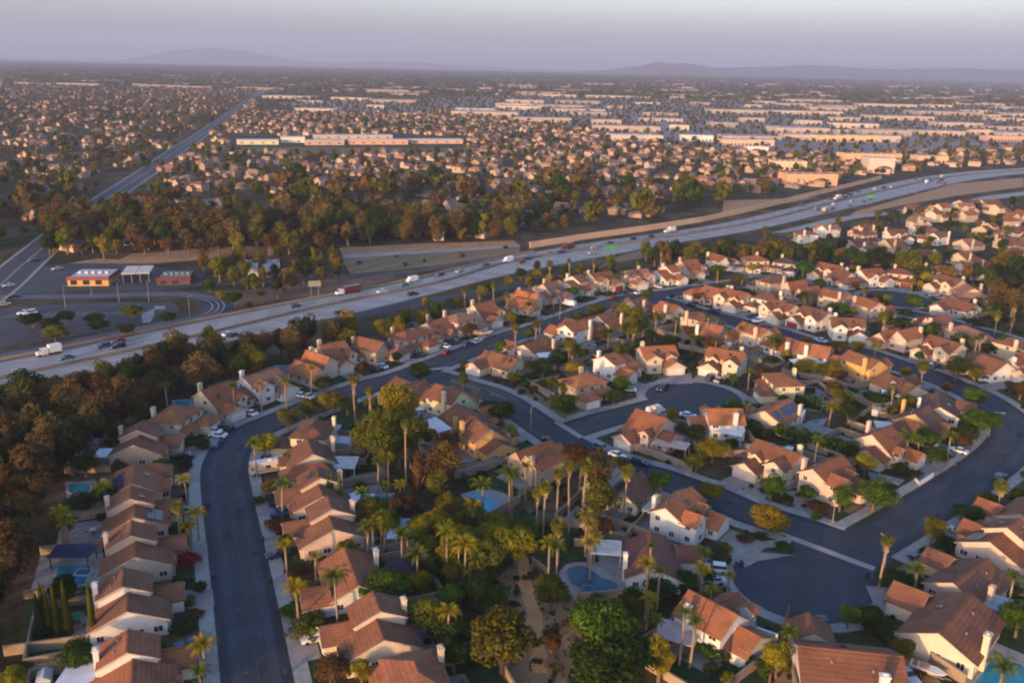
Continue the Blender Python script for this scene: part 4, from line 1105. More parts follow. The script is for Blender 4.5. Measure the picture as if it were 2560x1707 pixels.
# right-hand hillside houses
hill_h = []
rr = random.Random(21)
hp = [(1700, 560), (1830, 535), (2000, 500), (2150, 478), (2360, 455), (2400, 700), (2300, 665), (2130, 640), (2000, 600), (1860, 570)]
for r_ in range(11):
    for c in range(34):
        q = G('Z', 1700 + c * 22 + (r_ % 2) * 9, 640 - r_ * 16.5) + Vector((rr.uniform(-3, 3), rr.uniform(-4, 4)))
        if not inpoly(proj(q), hp): continue
        if any((q - h['p']).length < 17 for h in houses) or any((q - e).length < 17.5 for e, _ in hill_h) or seg_dist(q, fm)[0] < 50: continue
        hill_h.append((q, rr.uniform(-.3, .3)))
tt = list(TYPES)
for q, a in [h_ for h_ in hill_h if rr.random() < .6][:75]:
    t_ = rr.choice(tt); rc1 = rr.choice(('terra', 'salmon', 'brown', 'red', 'orange', 'umber')); w1 = rr.choice(('white', 'cream', 'pink', 'beige'))
    h = dict(t=t_, m=rr.randrange(2), wc=w1, rc=rc1, p=q, a=R(20) + a + rr.choice((0, math.pi)), d=30,
             label=f"{w1} house with {dict(terra='terracotta', salmon='salmon', brown='brown', red='dull red', orange='orange', umber='dark brown')[rc1]} roof on the hillside behind the tree belt", group='hillside houses behind the tree belt')
    o = build_house(h, full=q.y < 560); far_things.append((o, q, f"{w1} house with {dict(terra='terracotta', salmon='salmon', brown='brown', red='dull red', orange='orange', umber='dark brown')[rc1]} roof", 'house', 'hillside houses'))
    circles.append((q.x, q.y, 8))
# ------------------------------------------------------------------ plants
def leafball(n, rx, rz, leaf, seed, blobs=14, core=.55, z0=0.0, tall=False):
    """crown: leaf sprays spread over lumps inside an egg; unit = metres, centre at z0"""
    rg = random.Random(seed); mb = MB(); B = []
    for i in range(blobs):
        while True:
            v = Vector((rg.uniform(-1, 1), rg.uniform(-1, 1), rg.uniform(-.9, 1)))
            if .35 < v.length < 1: break
        k = core + rg.uniform(-.05, .2)
        r_ = rg.uniform(.26, .50)
        B.append((Vector((v.x * rx * k, v.y * rx * k, v.z * rz * k)), r_ * rx * 1.05, r_ * rz * 1.0))
    B.append((Vector((0, 0, 0)), rx * .62, rz * .62))
    for i in range(n):
        c, a, h = B[rg.randrange(len(B))]
        v = Vector((rg.gauss(0, 1), rg.gauss(0, 1), rg.gauss(.15, 1))).normalized()
        k = rg.uniform(.78, 1.08)
        p = c + Vector((v.x * a * k, v.y * a * k, v.z * h * k)); p.z += z0
        nrm = (v + Vector((rg.uniform(-1, 1), rg.uniform(-1, 1), rg.uniform(-1, 1))) * .75).normalized()
        t1 = nrm.orthogonal().normalized(); t1 = Matrix.Rotation(rg.uniform(0, 6.28), 3, nrm) @ t1; t2 = nrm.cross(t1)
        s = leaf * rg.uniform(.6, 1.35)
        mb.add([p - t1 * s, p + t2 * s * .7 - nrm * s * .2, p + t1 * s, p - t2 * s * .7 - nrm * s * .2], [(0, 1, 2, 3)])
    return mb
CR = {}
CR['broad'] = [leafball(4200, 1, .86, .056, 10 + k, 15).mesh('crown', m_leaf) for k in range(4)]
CR['broad_lo'] = [leafball(1300, 1, .86, .095, 30 + k, 12).mesh('crown', m_leaf) for k in range(4)]
CR['tall'] = [leafball(3600, 1, 1, .064, 50 + k, 22, .66).mesh('crown', m_leaf) for k in range(4)]
CR['tall_lo'] = [leafball(1200, 1, 1, .105, 70 + k, 16, .66).mesh('crown', m_leaf) for k in range(4)]
CR['shrub'] = [leafball(800, 1, .8, .105, 90 + k, 8).mesh('foliage', m_leaf) for k in range(3)]
CR['far'] = [leafball(120, 1, 1, .30, 110 + k, 7, .5).mesh('crown', m_leaf) for k in range(6)]
def cypress_mesh(seed, n=900):
    rg = random.Random(seed); mb = MB()
    for i in range(n):
        f = rg.random() ** .8; r_ = .5 * (1 - f ** 1.9) ** .8 * rg.uniform(.75, 1.1) + .02; a = rg.uniform(0, 6.28)
        p = Vector((r_ * math.cos(a), r_ * math.sin(a), f)); s = .075 * rg.uniform(.7, 1.4)
        t1 = Vector((-math.sin(a), math.cos(a), rg.uniform(-.4, .4))) * s; t2 = Vector((rg.uniform(-.3, .3), rg.uniform(-.3, .3), 1)) * s * .28
        mb.add([p - t1, p - t2, p + t1, p + t2], [(0, 1, 2, 3)])
    for k in range(6): mb.cyl(0, 0, k / 6, (k + 1) / 6, .40 * (1 - (k / 6) ** 1.9), .40 * max(.02, 1 - ((k + 1) / 6) ** 1.9), 7)
    return mb.mesh('foliage', m_leaf)
CR['cypress'] = [cypress_mesh(5), cypress_mesh(6)]
TR = []
for k in range(3):
    mb = MB(); rg = random.Random(k + 3)
    mb.tube([(0, 0, -.02), (rg.uniform(-.02, .02), rg.uniform(-.02, .02), .3), (rg.uniform(-.03, .03), 0, .62)], [.045, .033, .022], 7)
    for j in range(6):
        a = j * 1.05 + rg.uniform(-.3, .3); r_ = rg.uniform(.16, .3); mb.tube([(0, 0, .26 + .05 * j), (r_ * .5 * math.cos(a), r_ * .5 * math.sin(a), .44 + .05 * j), (r_ * math.cos(a), r_ * math.sin(a), .60 + .04 * j)], [.018, .013, .006], 5)
    TR.append(mb.mesh('trunk', m_bark))
# palms
def frond_fan():
    mb = MB(); mb.tube([(0, 0, 0), (.5, 0, .12), (.95, 0, .15)], [.03, .025, .02], 4)
    n = 11
    for i in range(n):
        a = (i / (n - 1) - .5) * 3.6; L = 1.05 * (1 - .12 * abs(a)); c, s = math.cos(a), math.sin(a); w = .10
        mb.add([(.92, 0, .15), (.92 + L * .6 * c - w * s, L * .6 * s + w * c, .17 - .03), (.92 + L * c, L * s, -.05 - .22), (.92 + L * .6 * c + w * s, L * .6 * s - w * c, .17 - .03)], [(0, 1, 2, 3)])
    return mb
def frond_feather():
    mb = MB(); n = 9; P = []
    for i in range(n + 1):
        t_ = i / n; P.append(Vector((2.9 * math.sin(t_ * 1.35) / math.sin(1.35) * .95, 0, .9 * math.sin(t_ * 2.2) - 1.5 * t_ * t_)))
    mb.tube(P, [.045 * (1 - .8 * i / n) for i in range(n + 1)], 4)
    for i in range(1, n + 1):
        d = (P[i] - P[i - 1]); m_ = P[i - 1]; w = .75 * math.sin(math.pi * (i / n) ** .7 * .93 + .1)
        for sgn in (-1, 1):
            for q in range(2):
                b0 = m_ + d * (q * .5); b1 = b0 + d * .42
                tip = b0 + d * .75 + Vector((0, sgn * w, -.42 * w))
                mb.add([b0, b1, tip + d * .12, tip], [(0, 1, 2, 3)])
    return mb
me_fan = frond_fan().mesh('frond', m_frond); me_feather = frond_feather().mesh('frond', m_frond)
def palm_joined(kind, seed):
    rg = random.Random(seed); mb = MB(); src = frond_fan() if kind == 'fan' else frond_feather()
    for M_ in palm_fronds(kind, rg):
        n = len(mb.v); mb.v += [tuple(M_ @ Vector(v)) for v in src.v]; mb.f += [tuple(n + i for i in f) for f in src.f]; mb.m += [0] * len(src.f)
    return mb.mesh('crown', m_frond)
def palm_fronds(kind, rg):
    out = []
    n = 26 if kind == 'fan' else 15
    for i in range(n):
        a = i * 2.39996 + rg.uniform(-.15, .15); f = (i + .5) / n
        tilt = (1.25 - 2.2 * f) if kind == 'fan' else (.75 - 1.0 * f)
        out.append(Matrix.Rotation(a, 4, 'Z') @ Matrix.Rotation(-tilt, 4, 'Y') @ Matrix.Diagonal((*([rg.uniform(.85, 1.1)] * 3), 1)))
    return out
PJ = {k: [palm_joined(k, s) for s in (1, 2)] for k in ('fan', 'feather')}
mb = MB(); mb.tube([(0, 0, 0), (.01, 0, .5), (0, 0, 1)], [1.25, .95, .8], 8); me_ptrunk = mb.mesh('trunk', m_palmbark)
sk = MB(); rg = random.Random(2)
for i in range(60):
    a = rg.uniform(0, 6.28); z = rg.uniform(-1.9, -.1); r_ = .42 + .25 * rg.random(); sk.add([(r_ * math.cos(a), r_ * math.sin(a), z), (r_ * 1.25 * math.cos(a + .25), r_ * 1.25 * math.sin(a + .25), z - .5), (r_ * .9 * math.cos(a + .1), r_ * .9 * math.sin(a + .1), z - .8), (r_ * .7 * math.cos(a - .2), r_ * .7 * math.sin(a - .2), z - .3)], [(0, 1, 2, 3)])
sk.cyl(0, 0, -2, 0, .36, .42, 7)
me_skirt = sk.mesh('dry_skirt', m_palmbark)

TC = dict(deep=(.034, .060, .010), green=(.055, .105, .010), olive=(.105, .108, .011), gold=(.20, .165, .010), yellow=(.21, .17, .01), rust=(.10, .055, .020), brown=(.125, .088, .028), dark=(.022, .032, .011), red=(.19, .03, .02), grey=(.065, .075, .045))
CW = dict(deep='dark green', green='green', olive='olive green', gold='golden green', yellow='yellow-green', rust='rust-brown', brown='brownish', dark='nearly black', red='red-flowered', grey='grey-green')
plants = []     # (root, position, description, category, name)
def jcol(c, a=.18): k = 1 + rnd.uniform(-a, a); return tuple(v * k * (1 + rnd.uniform(-.08, .08)) for v in c)
def tree(p, h, w, kind='broad', col='olive', lo=None, desc=None, reg=True, base=.26):
    lo = p.length > 330 if lo is None else lo
    o = put('broadleaf_tree' if kind == 'broad' else 'eucalyptus_tree', None, loc=(p.x, p.y, 0), rz=rnd.uniform(0, 6.28))
    if w < h * .42: base = .12
    ch = h * (1 - base)
    key = ('broad' if kind == 'broad' else 'tall') + ('_lo' if lo else '')
    put('crown', rnd.choice(CR[key]), o, loc=(0, 0, h * base + ch / 2 * .98), sca=(w / 2 * 1.06, w / 2 * 1.06, ch / 2 * (1.15 if kind == 'broad' else 1.02)), col=jcol(TC[col]))
    put('trunk', rnd.choice(TR), o, sca=(h, h, h))
    size = 'tall' if h > 12 else 'small' if h < 5.5 else 'mid-sized'
    shape = 'spreading' if w > h * 1.05 else 'narrow' if w < h * .55 else 'bushy' if kind == 'broad' else 'ragged'
    if reg: plants.append((o, p, f"{size} {CW[col]} {shape} tree" if desc is None else desc, 'tree'))
    return o
def palm(p, h, kind='fan', s=1.0, col=None, parts=None, reg=True):
    s *= .66
    o = put('palm_tree', None, loc=(p.x, p.y, 0), rz=rnd.uniform(0, 6.28))
    put('trunk', me_ptrunk, o, sca=(.20, .20, h))
    o.rotation_euler[0] = rnd.uniform(-.045, .045); o.rotation_euler[1] = rnd.uniform(-.045, .045); s *= rnd.uniform(.85, 1.15)
    c = jcol(TC[col] if col else ((.085, .11, .012) if kind == 'feather' else (.11, .105, .012)), .15)
    parts = p.length < 235 if parts is None else parts
    rg = random.Random(int(p.x * 7 + p.y * 3))
    if parts:
        me = me_fan if kind == 'fan' else me_feather
        for M_ in palm_fronds(kind, rg):
            f = put('frond', me, o, col=c); f.matrix_basis = Matrix.Translation((0, 0, h)) @ Matrix.Scale(s, 4) @ M_
    else: put('crown', rg.choice(PJ[kind]), o, loc=(0, 0, h), sca=s, col=c)
    if kind == 'fan': put('dry_skirt', me_skirt, o, loc=(0, 0, h + .2), sca=(s, s, 1))
    if reg: plants.append((o, p, ('tall ' if h > 10 else 'low ' if h < 5 else '') + ('fan palm with a round crown' if kind == 'fan' else 'queen palm with arching fronds'), 'palm'))
    return o
def cypress(p, h, w=1.1, col='olive', reg=True):
    o = put('cypress_tree', rnd.choice(CR['cypress']), loc=(p.x, p.y, 0), rz=rnd.uniform(0, 6), sca=(w, w, h), col=jcol(TC[col]))
    if reg: plants.append((o, p, 'slim pointed cypress', 'cypress'))
    return o
def shrub(p, h, w, col='deep', reg=True, d=None):
    o = put('shrub', rnd.choice(CR['shrub']), loc=(p.x, p.y, h * .42), rz=rnd.uniform(0, 6), sca=(w / 2 * 1.1, w / 2 * 1.1, h * .62), col=jcol(TC[col]))
    if reg: plants.append((o, p, d or f"low {CW[col]} rounded shrub", 'shrub'))
    return o

# individually placed plants: region x y (middle of the crown) kind height width colour
PT = """
D 200 700 b 7.5 7.5 gold
D 1330 380 b 17 12 gold
D 1240 540 b 14 11 olive
D 1410 600 b 13 11 olive
D 1330 720 b 10 9 olive
D 1040 620 b 10 9 olive
D 1200 720 t 13 7 olive
D 700 350 b 6 8 gold
D 560 400 b 5.5 7 olive
D 800 330 b 6 7 gold
D 400 480 b 6 7.5 olive
D 900 370 b 5.5 7 deep
D 960 170 f 13 1.1 gold
D 1100 260 f 12 1.1 gold
D 1385 540 f 15 1.1 gold
D 1505 100 b 6.5 6.5 deep
D 1870 160 f 9 1.5 olive
D 2190 420 b 6 9 deep
D 1840 625 s 3 4 green
D 1500 950 t 12 3.5 rust
D 1700 900 t 13 8 rust
D 1650 1050 t 9 5 olive
D 1240 820 q 8 1 gold
D 1150 860 q 8 1 olive
D 1220 1060 q 6 1 olive
D 1340 1050 q 6 1 gold
D 1700 720 q 6 1.1 green
D 2040 1060 q 9 1.35 olive
D 2290 980 q 10 1.1 olive
D 1010 1110 q 6 .9 gold
D 340 1060 q 7.5 1.3 olive
D 160 1170 s 2.5 3.5 deep
D 300 1390 b 3.5 4.5 rust
D 440 1400 b 3.5 3.5 olive
D 665 1080 c 9 1.2 olive
D 738 1080 c 9 1.0 olive
D 770 1080 c 8.6 1.0 olive
D 838 1100 c 9.4 1.2 olive
D 1950 1230 q 6 1.3 gold
D 1600 1400 t 8 5 gold
D 1720 1420 q 7 1.2 olive
D 1400 1480 q 6 1.2 olive
D 1180 1320 q 7 1.2 olive
D 1060 1420 q 8 1.4 olive
D 2100 1480 b 8 9 gold
G 255 960 q 11 1.2 olive
G 390 900 q 8 1.1 olive
G 540 1060 f 12 1.5 gold
G 655 960 f 14 1.3 gold
G 770 890 f 15 1.3 gold
G 880 880 f 14 1.4 gold
G 480 1120 f 10 1.2 olive
G 980 960 t 14 6 brown
G 990 1180 t 10 8 olive
G 1225 930 f 12 1.5 olive
G 1150 870 b 5 6 olive
G 900 1320 q 9 1.2 gold
G 960 1500 q 6 1.3 gold
G 1510 1010 b 6 6.5 green
G 720 360 b 8 9.5 deep
G 1960 740 b 7 9 gold
G 1820 850 b 5 7 olive
G 1800 600 b 5 7 deep
G 2230 550 s 4 5 deep
G 2310 560 s 4 5 deep
G 90 400 b 5 8 deep
G 250 600 q 6 1.2 olive
G 330 1440 b 7 9 olive
G 1940 1100 b 5 7 gold
G 1700 560 s 3 5 olive
H 210 1320 b 6.5 8.5 gold
H 1100 1110 b 8 10.5 green
H 2170 1060 f 7 1.7 gold
H 1380 660 q 7 1.5 olive
H 1740 650 q 7 1.3 olive
H 1940 310 b 7 8 green
H 1970 500 b 8.5 12 green
H 730 400 q 6 1.2 gold
H 880 330 t 7 3 green
H 520 50 b 6 9 gold
H 760 70 b 6 7 gold
H 1510 50 f 8 1.5 gold
H 1790 60 b 5 8 deep
H 1100 310 b 4 9 deep
H 1320 900 s 3 5 deep
H 1430 950 s 3 4 deep
H 1850 680 b 4 5 rust
H 60 540 s 4 6 deep
H 610 1220 s 3 4.5 rust
H 600 1300 s 1.6 3 green
H 1640 1460 s 3 3 deep
H 1710 1510 s 3 3 deep
H 2060 1160 b 4 6 olive
H 1880 1290 b 4 8 deep
F 1350 150 f 10 1.15 gold
F 540 30 b 5 6 olive
F 430 110 s 1.5 4 deep
F 600 190 s 1.6 5 deep
F 320 130 s 1.4 4 rust
F 1450 440 b 3 9 deep
F 1580 370 q 6 1.2 olive
F 2280 430 q 9 1.2 olive
F 2320 700 b 7 7 green
F 2200 1080 q 5 1.4 olive
F 250 960 s 3 3 olive
F 360 1010 s 3 2.5 deep
F 460 1070 s 3.5 3 deep
F 210 1150 s 3 3 olive
F 70 520 q 7 .9 olive
F 20 250 q 5 1.1 olive
F 20 370 q 5 1.2 gold
F 210 410 q 4 .9 gold
F 130 270 s 2.5 4 deep
F 190 270 s 2.5 3 rust
F 1260 760 s 3 4 deep
F 1180 690 s 2 3 deep
F 100 940 s 3.5 5 deep
E 520 200 b 10 9.5 gold
E 300 330 t 9 6 olive
E 860 670 b 7 7.5 olive
E 410 1100 b 12 12.5 olive
E 1370 1000 b 13 13 green
E 1330 1350 b 10 15 deep
E 1620 1250 b 8 9 deep
E 1900 1290 t 8 4.5 gold
E 870 1130 t 5 3.5 rust
E 850 230 q 9 1.3 gold
E 930 270 q 9 1.1 olive
E 1230 60 q 9 1.2 gold
E 1250 230 q 8 1.2 gold
E 1800 440 q 11 1.1 gold
E 1890 510 q 8 .9 olive
E 1790 760 q 6 1.3 gold
E 1800 270 q 10 .8 green
E 1860 960 q 6 1.0 olive
E 2120 880 q 10 1.0 olive
E 2220 960 q 9 .9 olive
E 1290 740 s 3 3 grey
E 1900 640 b 4 7 deep
E 2140 570 s 5 5 deep
E 1150 900 s 2 3.5 olive
E 320 700 b 5 8 deep
E 120 620 b 6 8 deep
E 200 480 b 6 8 olive
E 690 510 s 1.5 2.5 olive
E 500 790 s 1.4 2.2 dark
E 330 600 s 1.6 2.4 dark
E 40 250 q 9 1.4 gold
E 160 380 q 6 1.3 olive
C 620 250 q 8 1.1 gold
C 730 650 q 8 1.45 gold
C 1100 560 q 9 1.4 olive
C 900 350 q 5 1 gold
C 1440 60 q 8 1.6 gold
C 1720 150 q 8 1.3 olive
C 1860 330 q 8 1.5 olive
C 2000 50 b 8 9 gold
C 1880 570 t 6 4.5 yellow
C 1600 620 b 7 9 green
C 1450 660 b 6 7 green
C 740 480 b 3.4 6 rust
C 680 840 s 2.6 5 green
C 880 900 s 2.6 4 yellow
C 820 1000 s 3 7 olive
C 1050 1400 b 5 6.5 rust
C 1340 1430 t 5 3 gold
C 2150 880 q 8 1.4 gold
C 2260 250 q 8 1.6 olive
C 2150 150 q 10 1.6 gold
C 560 40 b 3.2 5 rust
C 470 30 s 2 3 gold
B 400 820 c 9 1.5 olive
B 440 840 c 9 1.4 olive
B 520 850 c 9 1.5 olive
B 620 830 c 10 1.6 olive
B 360 900 c 8 1.5 deep
B 860 860 c 12 1.3 olive
B 1790 370 b 3.2 5 red
B 1790 760 s 2.4 3 olive
B 1720 990 s 2 4 deep
B 1860 880 s 1.6 3 rust
B 1920 1200 q 6 1.4 gold
B 1900 1440 q 4 1.2 olive
B 700 720 s 1.8 4 deep
B 600 20 q 7 1.2 olive
B 120 150 b 8 11 deep
B 1640 90 s 3 3 deep
B 1800 70 q 5 1.2 gold
B 1700 580 s 2.4 4 deep
B 1900 620 s 2.4 3 deep
B 90 1500 b 4 5 gold
A 500 1290 q 8 1.2 gold
A 560 1360 q 7 1.1 gold
A 1560 1010 q 7 1.2 gold
A 1650 1300 q 6 1.2 gold
A 870 1080 q 6 1.3 gold
A 700 1180 b 5 7 deep
A 1700 700 s 3 5 deep
A 1570 670 s 3 5 deep
A 750 560 b 6 6 grey
A 950 670 s 2 6 olive
A 1540 860 s 3 4 dark
A 1450 1400 s 3 4 deep
A 440 230 b 8 11 gold
A 640 190 b 8 9 deep
A 1960 230 q 9 1.0 green
J 960 1290 f 9 1.4 gold
J 1100 1400 f 9 1.1 gold
J 1020 1200 b 5 5 rust
J 590 1220 q 8 .9 gold
J 170 1350 q 8 .9 gold
J 380 1330 q 8 .9 gold
J 690 1330 b 4.5 7 deep
J 1310 1110 b 4 4 deep
J 1500 1230 b 7 7 deep
J 1870 1280 f 10 1.4 gold
J 1900 1180 b 4 4.5 rust
J 1700 740 b 4 6 yellow
J 2200 1020 s 5 6 green
J 1560 660 b 6 4.5 gold
J 1890 550 f 9 1.3 gold
J 2010 590 f 9 1.2 olive
J 2130 510 f 10 1.3 gold
J 2240 600 f 9 1.3 olive
J 1820 650 b 5 9 olive
J 1250 930 q 6 1 gold
K 480 350 b 7 4 deep
K 340 410 b 6 6 deep
K 470 410 b 4 5 gold
K 590 340 f 11 1.5 gold
K 760 310 f 11 1.2 olive
K 950 320 f 10 1.2 olive
K 1070 400 b 5 5 olive
K 810 400 b 4 5 gold
K 300 860 f 11 1.4 gold
K 470 840 f 10 1.3 gold
K 180 1025 s 4.5 6 green
K 420 905 s 3.5 4 green
K 750 1000 f 9 2.2 olive
K 770 1080 f 6 1.1 gold
K 1080 920 q 6 2.2 olive
K 1290 880 f 7 2.0 olive
K 1370 850 t 8 4 deep
K 1430 930 b 6 5 deep
K 1200 720 t 9 6 gold
K 1480 780 f 9 .9 gold
K 1640 810 q 8 1.2 olive
K 1910 790 q 9 1.3 olive
K 850 1090 b 4 4 gold
K 1840 610 b 5 5.5 rust
K 1330 330 f 8 1.2 gold
K 1460 1160 b 5 6 rust
K 1240 1080 b 5 6 olive
K 1930 1000 b 6 8 rust
K 1850 980 b 6 6 deep
K 1600 960 b 3 7 green
K 710 1370 b 6 4 olive
K 1200 430 q 7 1.3 olive
K 830 630 s 3 5 deep
K 620 620 q 5 1.2 olive
K 410 690 q 6 1.6 olive
K 2000 380 q 7 2 olive
K 2200 470 q 8 1.8 olive
K 2290 370 b 5 5 gold
K 1520 230 f 9 1.2 olive
K 2180 930 b 4 7 gold
K 980 580 s 3 3.5 deep
K 400 1180 b 4 5 olive
K 260 1190 t 5 3 rust
L 500 370 b 10 9.5 green
L 930 380 b 6 7 gold
L 1420 490 b 6 4 gold
L 1410 620 b 5 6 olive
L 1190 640 t 7 4.5 gold
L 1010 560 f 8 1.3 olive
L 510 620 f 7 1.5 olive
L 820 720 b 8 8 green
L 920 740 b 6 4 gold
L 1180 780 f 8 1.3 deep
L 1530 900 b 7 6 green
L 760 1010 b 3 6 green
L 960 1030 b 6 6 olive
L 1100 1040 q 6 1.6 gold
L 1470 1100 b 4 4 green
L 1790 1190 b 8 8.5 deep
L 1510 1190 q 7 1.6 olive
L 2160 1000 c 9 3 deep
L 2040 1040 b 5 6 deep
L 1930 830 b 5 8 deep
L 2130 760 f 8 1.6 rust
L 2120 850 b 4 5 deep
L 2280 700 b 5 7 dark
L 1370 740 b 4 5 deep
L 640 490 b 4 6 deep
L 270 990 q 5 2 olive
L 140 980 b 4 5 olive
L 240 1140 b 4 7 deep
L 380 1140 b 4 5 deep
"""
for ln in PT.strip().splitlines():
    f = ln.split(); reg_, x, y, k, hh, ww, col = f[0], float(f[1]), float(f[2]), f[3], float(f[4]), float(f[5]), f[6]
    if k in 'bt':
        p = G(reg_, x, y, hh * .58); tree(p, hh, ww, 'broad' if k == 'b' else 'tall', col); circles.append((p.x, p.y, ww * .35))
    elif k == 's': p = G(reg_, x, y, hh * .5); shrub(p, hh, ww, col)
    elif k == 'c': p = G(reg_, x, y, hh * .5); cypress(p, hh, ww, col)
    elif k == 'f': p = G(reg_, x, y, hh); palm(p, hh, 'fan', ww)
    elif k == 'q': p = G(reg_, x, y, hh - .3); palm(p, hh, 'feather', ww, col if col != 'olive' else None)
placed_trees = len(plants)

def clear(p, r_, road=1.5):
    if road_dist(p) < r_ * .6 + road: return False
    for (x, y, q) in circles:
        if (p.x - x) ** 2 + (p.y - y) ** 2 < (q + r_ * .55) ** 2: return False
    for (a, b2, d, L) in driveways:
        m_ = (a + b2) / 2 + d * L / 2
        if abs((p - m_).dot(d)) < L / 2 + r_ * .4 and abs((p - m_).dot(Vector((-d.y, d.x)))) < 3 + r_ * .4: return False
    return True
groups = []
def fill(poly_spec, n, f, seed, gap, road=1.5):
    """n tries of f(p, random) inside a patch, keeping the gap"""
    poly = GP(poly_spec); rg = random.Random(seed); xs = [q.x for q in poly]; ys = [q.y for q in poly]; got = []
    for _ in range(n):
        p = Vector((rg.uniform(min(xs), max(xs)), rg.uniform(min(ys), max(ys))))
        if not inpoly(p, poly) or (inpoly(p, sl) and rg.random() < .96) or any((p - q).length < gap for q in got) or not clear(p, gap * .5, road): continue
        got.append(p); f(p, rg)
    return len(got)
def grove(place, hs, cols, kind='tall', wr=(.55, .85), lo=None):
    def f(p, rg):
        h = rg.uniform(*hs); col = rg.choice(cols); w = h * rg.uniform(*wr)
        tree(p, h, w, kind if rg.random() < .75 else 'broad', col, lo)
    return f
WOOD = 'Z -60,975 0,950 130,935 240,905 330,868 480,842 680,806 762,800 762,812 600,872 500,898 440,928 350,968 300,990 240,1003 190,1062 150,1122 120,1202 60,1322 20,1422 -40,1600 -200,1600'
wood_pts = []
def wood(p, rg):
    h = rg.uniform(8, 13.5); col = rg.choice(('brown', 'brown', 'dark', 'deep', 'rust', 'brown', 'rust', 'dark', 'olive')); w = h * rg.uniform(.55, .85)
    wood_pts.append((p, h, w, col))
print('wood', fill(WOOD, 2600, wood, 4, 5.0))
wood_pts.sort(key=lambda e: -sum(1 for q in wood_pts if 0 < e[0].y - q[0].y < 14 and abs(q[0].x - e[0].x) < 5) * -1)
wood_ind = wood_pts[:80]; wood_rest = wood_pts[80:]
wood_src = {}
for p, h, w, col in wood_ind:
    o = tree(p, h, w, 'tall', col); wood_src[col] = next(c for c in o.children if c.name.startswith('crown'))
print('belt', fill('Z 770,792 1010,748 1010,768 860,802 785,812', 500, grove('', (8, 12), ('gold', 'olive', 'rust', 'deep')), 5, 5.0))
print('belt2', fill('Z 1180,655 1400,612 1420,635 1330,655 1180,672 1020,712 1010,725 960,735', 500, grove('', (4, 7), ('deep', 'olive', 'gold', 'green')), 6, 7.5))
print('belt3', fill('Z 1480,598 1560,604 1680,600 2000,610 2015,628 1900,626 1640,614 1500,618', 700, grove('', (9, 14), ('brown', 'dark', 'brown', 'olive', 'deep')), 7, 5.5))
print('belt4', fill('Z 2020,620 2120,630 2352,620 2420,720 2320,730 2240,665 2130,680 2040,650', 700, grove('', (9, 14), ('brown', 'dark', 'olive', 'deep')), 8, 8))
print('hill', fill('Z 1700,560 2000,505 2400,465 2400,600 2130,625 2000,600', 500, grove('', (5, 9), ('brown', 'dark', 'olive', 'deep', 'deep')), 28, 9.5, -50))
def bush(place):
    def f(p, rg):
        w = rg.uniform(2, 5.5); h = w * rg.uniform(.5, .85); col = rg.choice(('deep', 'green', 'olive', 'deep', 'dark'))
        shrub(p, h, w, col)
    return f
fill('J 900,300 1400,270 1800,240 2300,200 2300,240 1700,340 1300,385 950,400', 60, bush('on the dry verge beside the freeway'), 9, 12)
fill('Z 50,740 200,740 380,725 420,750 200,790 80,800', 60, grove('on the car park edge beside the freeway', (4, 6.5), ('gold', 'deep', 'dark', 'olive'), 'broad', (1.3, 1.7)), 10, 9)
fill('Z 460,640 620,640 700,690 560,720 480,690', 60, grove('beside the ramp bend', (3.5, 7), ('olive', 'gold', 'deep'), 'broad', (.9, 1.4)), 12, 9)
fill('Z 440,625 640,600 780,590 790,650 640,690 500,650', 220, grove('', (7, 13), ('brown', 'olive', 'dark', 'brown'), 'tall', (.45, .75)), 13, 8)
fill('Z 250,560 500,575 780,560 760,580 480,600 200,600', 120, grove('along the dirt lot edge', (7, 13), ('olive', 'gold', 'rust', 'brown'), 'tall', (.6, .9)), 14, 9)
belt_pts = []
def beltf(p, rg):
    h = rg.uniform(11, 17); belt_pts.append((p, h, h * rg.uniform(.45, .8), rg.choice(('brown', 'brown', 'olive', 'brown', 'deep', 'dark', 'olive'))))
fill('Z 110,585 330,580 780,568 1180,552 1180,530 700,520 120,520', 1500, beltf, 15, 7.5)
belt_pts.sort(key=lambda e: e[0].y)
for p, h, w, col in belt_pts[:45]: tree(p, h, w, 'tall', col, True)
belt_rest = belt_pts[45:]
# yard trees and shrubs between the houses
yard = 'Z 430,1568 420,1250 440,1100 470,1020 600,950 800,880 1000,780 1250,690 1500,640 1700,640 2000,650 2200,660 2352,740 2400,1568'
cnt = [0, 0, 0]
def yardfill(p, rg):
    k = rg.random()
    nearby = sorted(((p - q).length, n) for q, n in LM)[0][1]
    if k < .30 and cnt[0] < 130:
        h = rg.uniform(4, 7.5); tree(p, h, h * rg.uniform(.8, 1.2), 'broad', rg.choice(('deep', 'olive', 'green', 'gold', 'deep', 'rust'))); cnt[0] += 1
    elif k < .40 and cnt[1] < 32: palm(p, rg.uniform(5, 9), rg.choice(('feather', 'feather', 'fan')), rg.uniform(.9, 1.3)); cnt[1] += 1
    elif cnt[2] < 230:
        w = rg.uniform(1.6, 4.2); shrub(p, w * rg.uniform(.5, .8), w, rg.choice(('deep', 'deep', 'green', 'olive', 'dark', 'rust'))); cnt[2] += 1
print('yard', fill(yard, 3600, yardfill, 17, 3.6, .6), cnt)
cnt = [60, 20, 120]
print('yard west', fill('Z 40,1568 130,1250 200,1090 330,980 420,930 430,1000 420,1568', 500, yardfill, 18, 3.4, .6), cnt)
fill('C 1900,380 2352,100 2352,560 2100,700 1950,600', 120, grove('in the garden thicket above the dry slope', (5, 9), ('gold', 'olive', 'deep', 'green'), 'broad', (.7, 1.0)), 19, 4)
fill('E 0,100 430,100 440,300 200,420 0,600', 120, grove('in the garden thicket above the dry slope', (5, 8), ('gold', 'olive', 'deep', 'green'), 'broad', (.8, 1.1)), 20, 4)
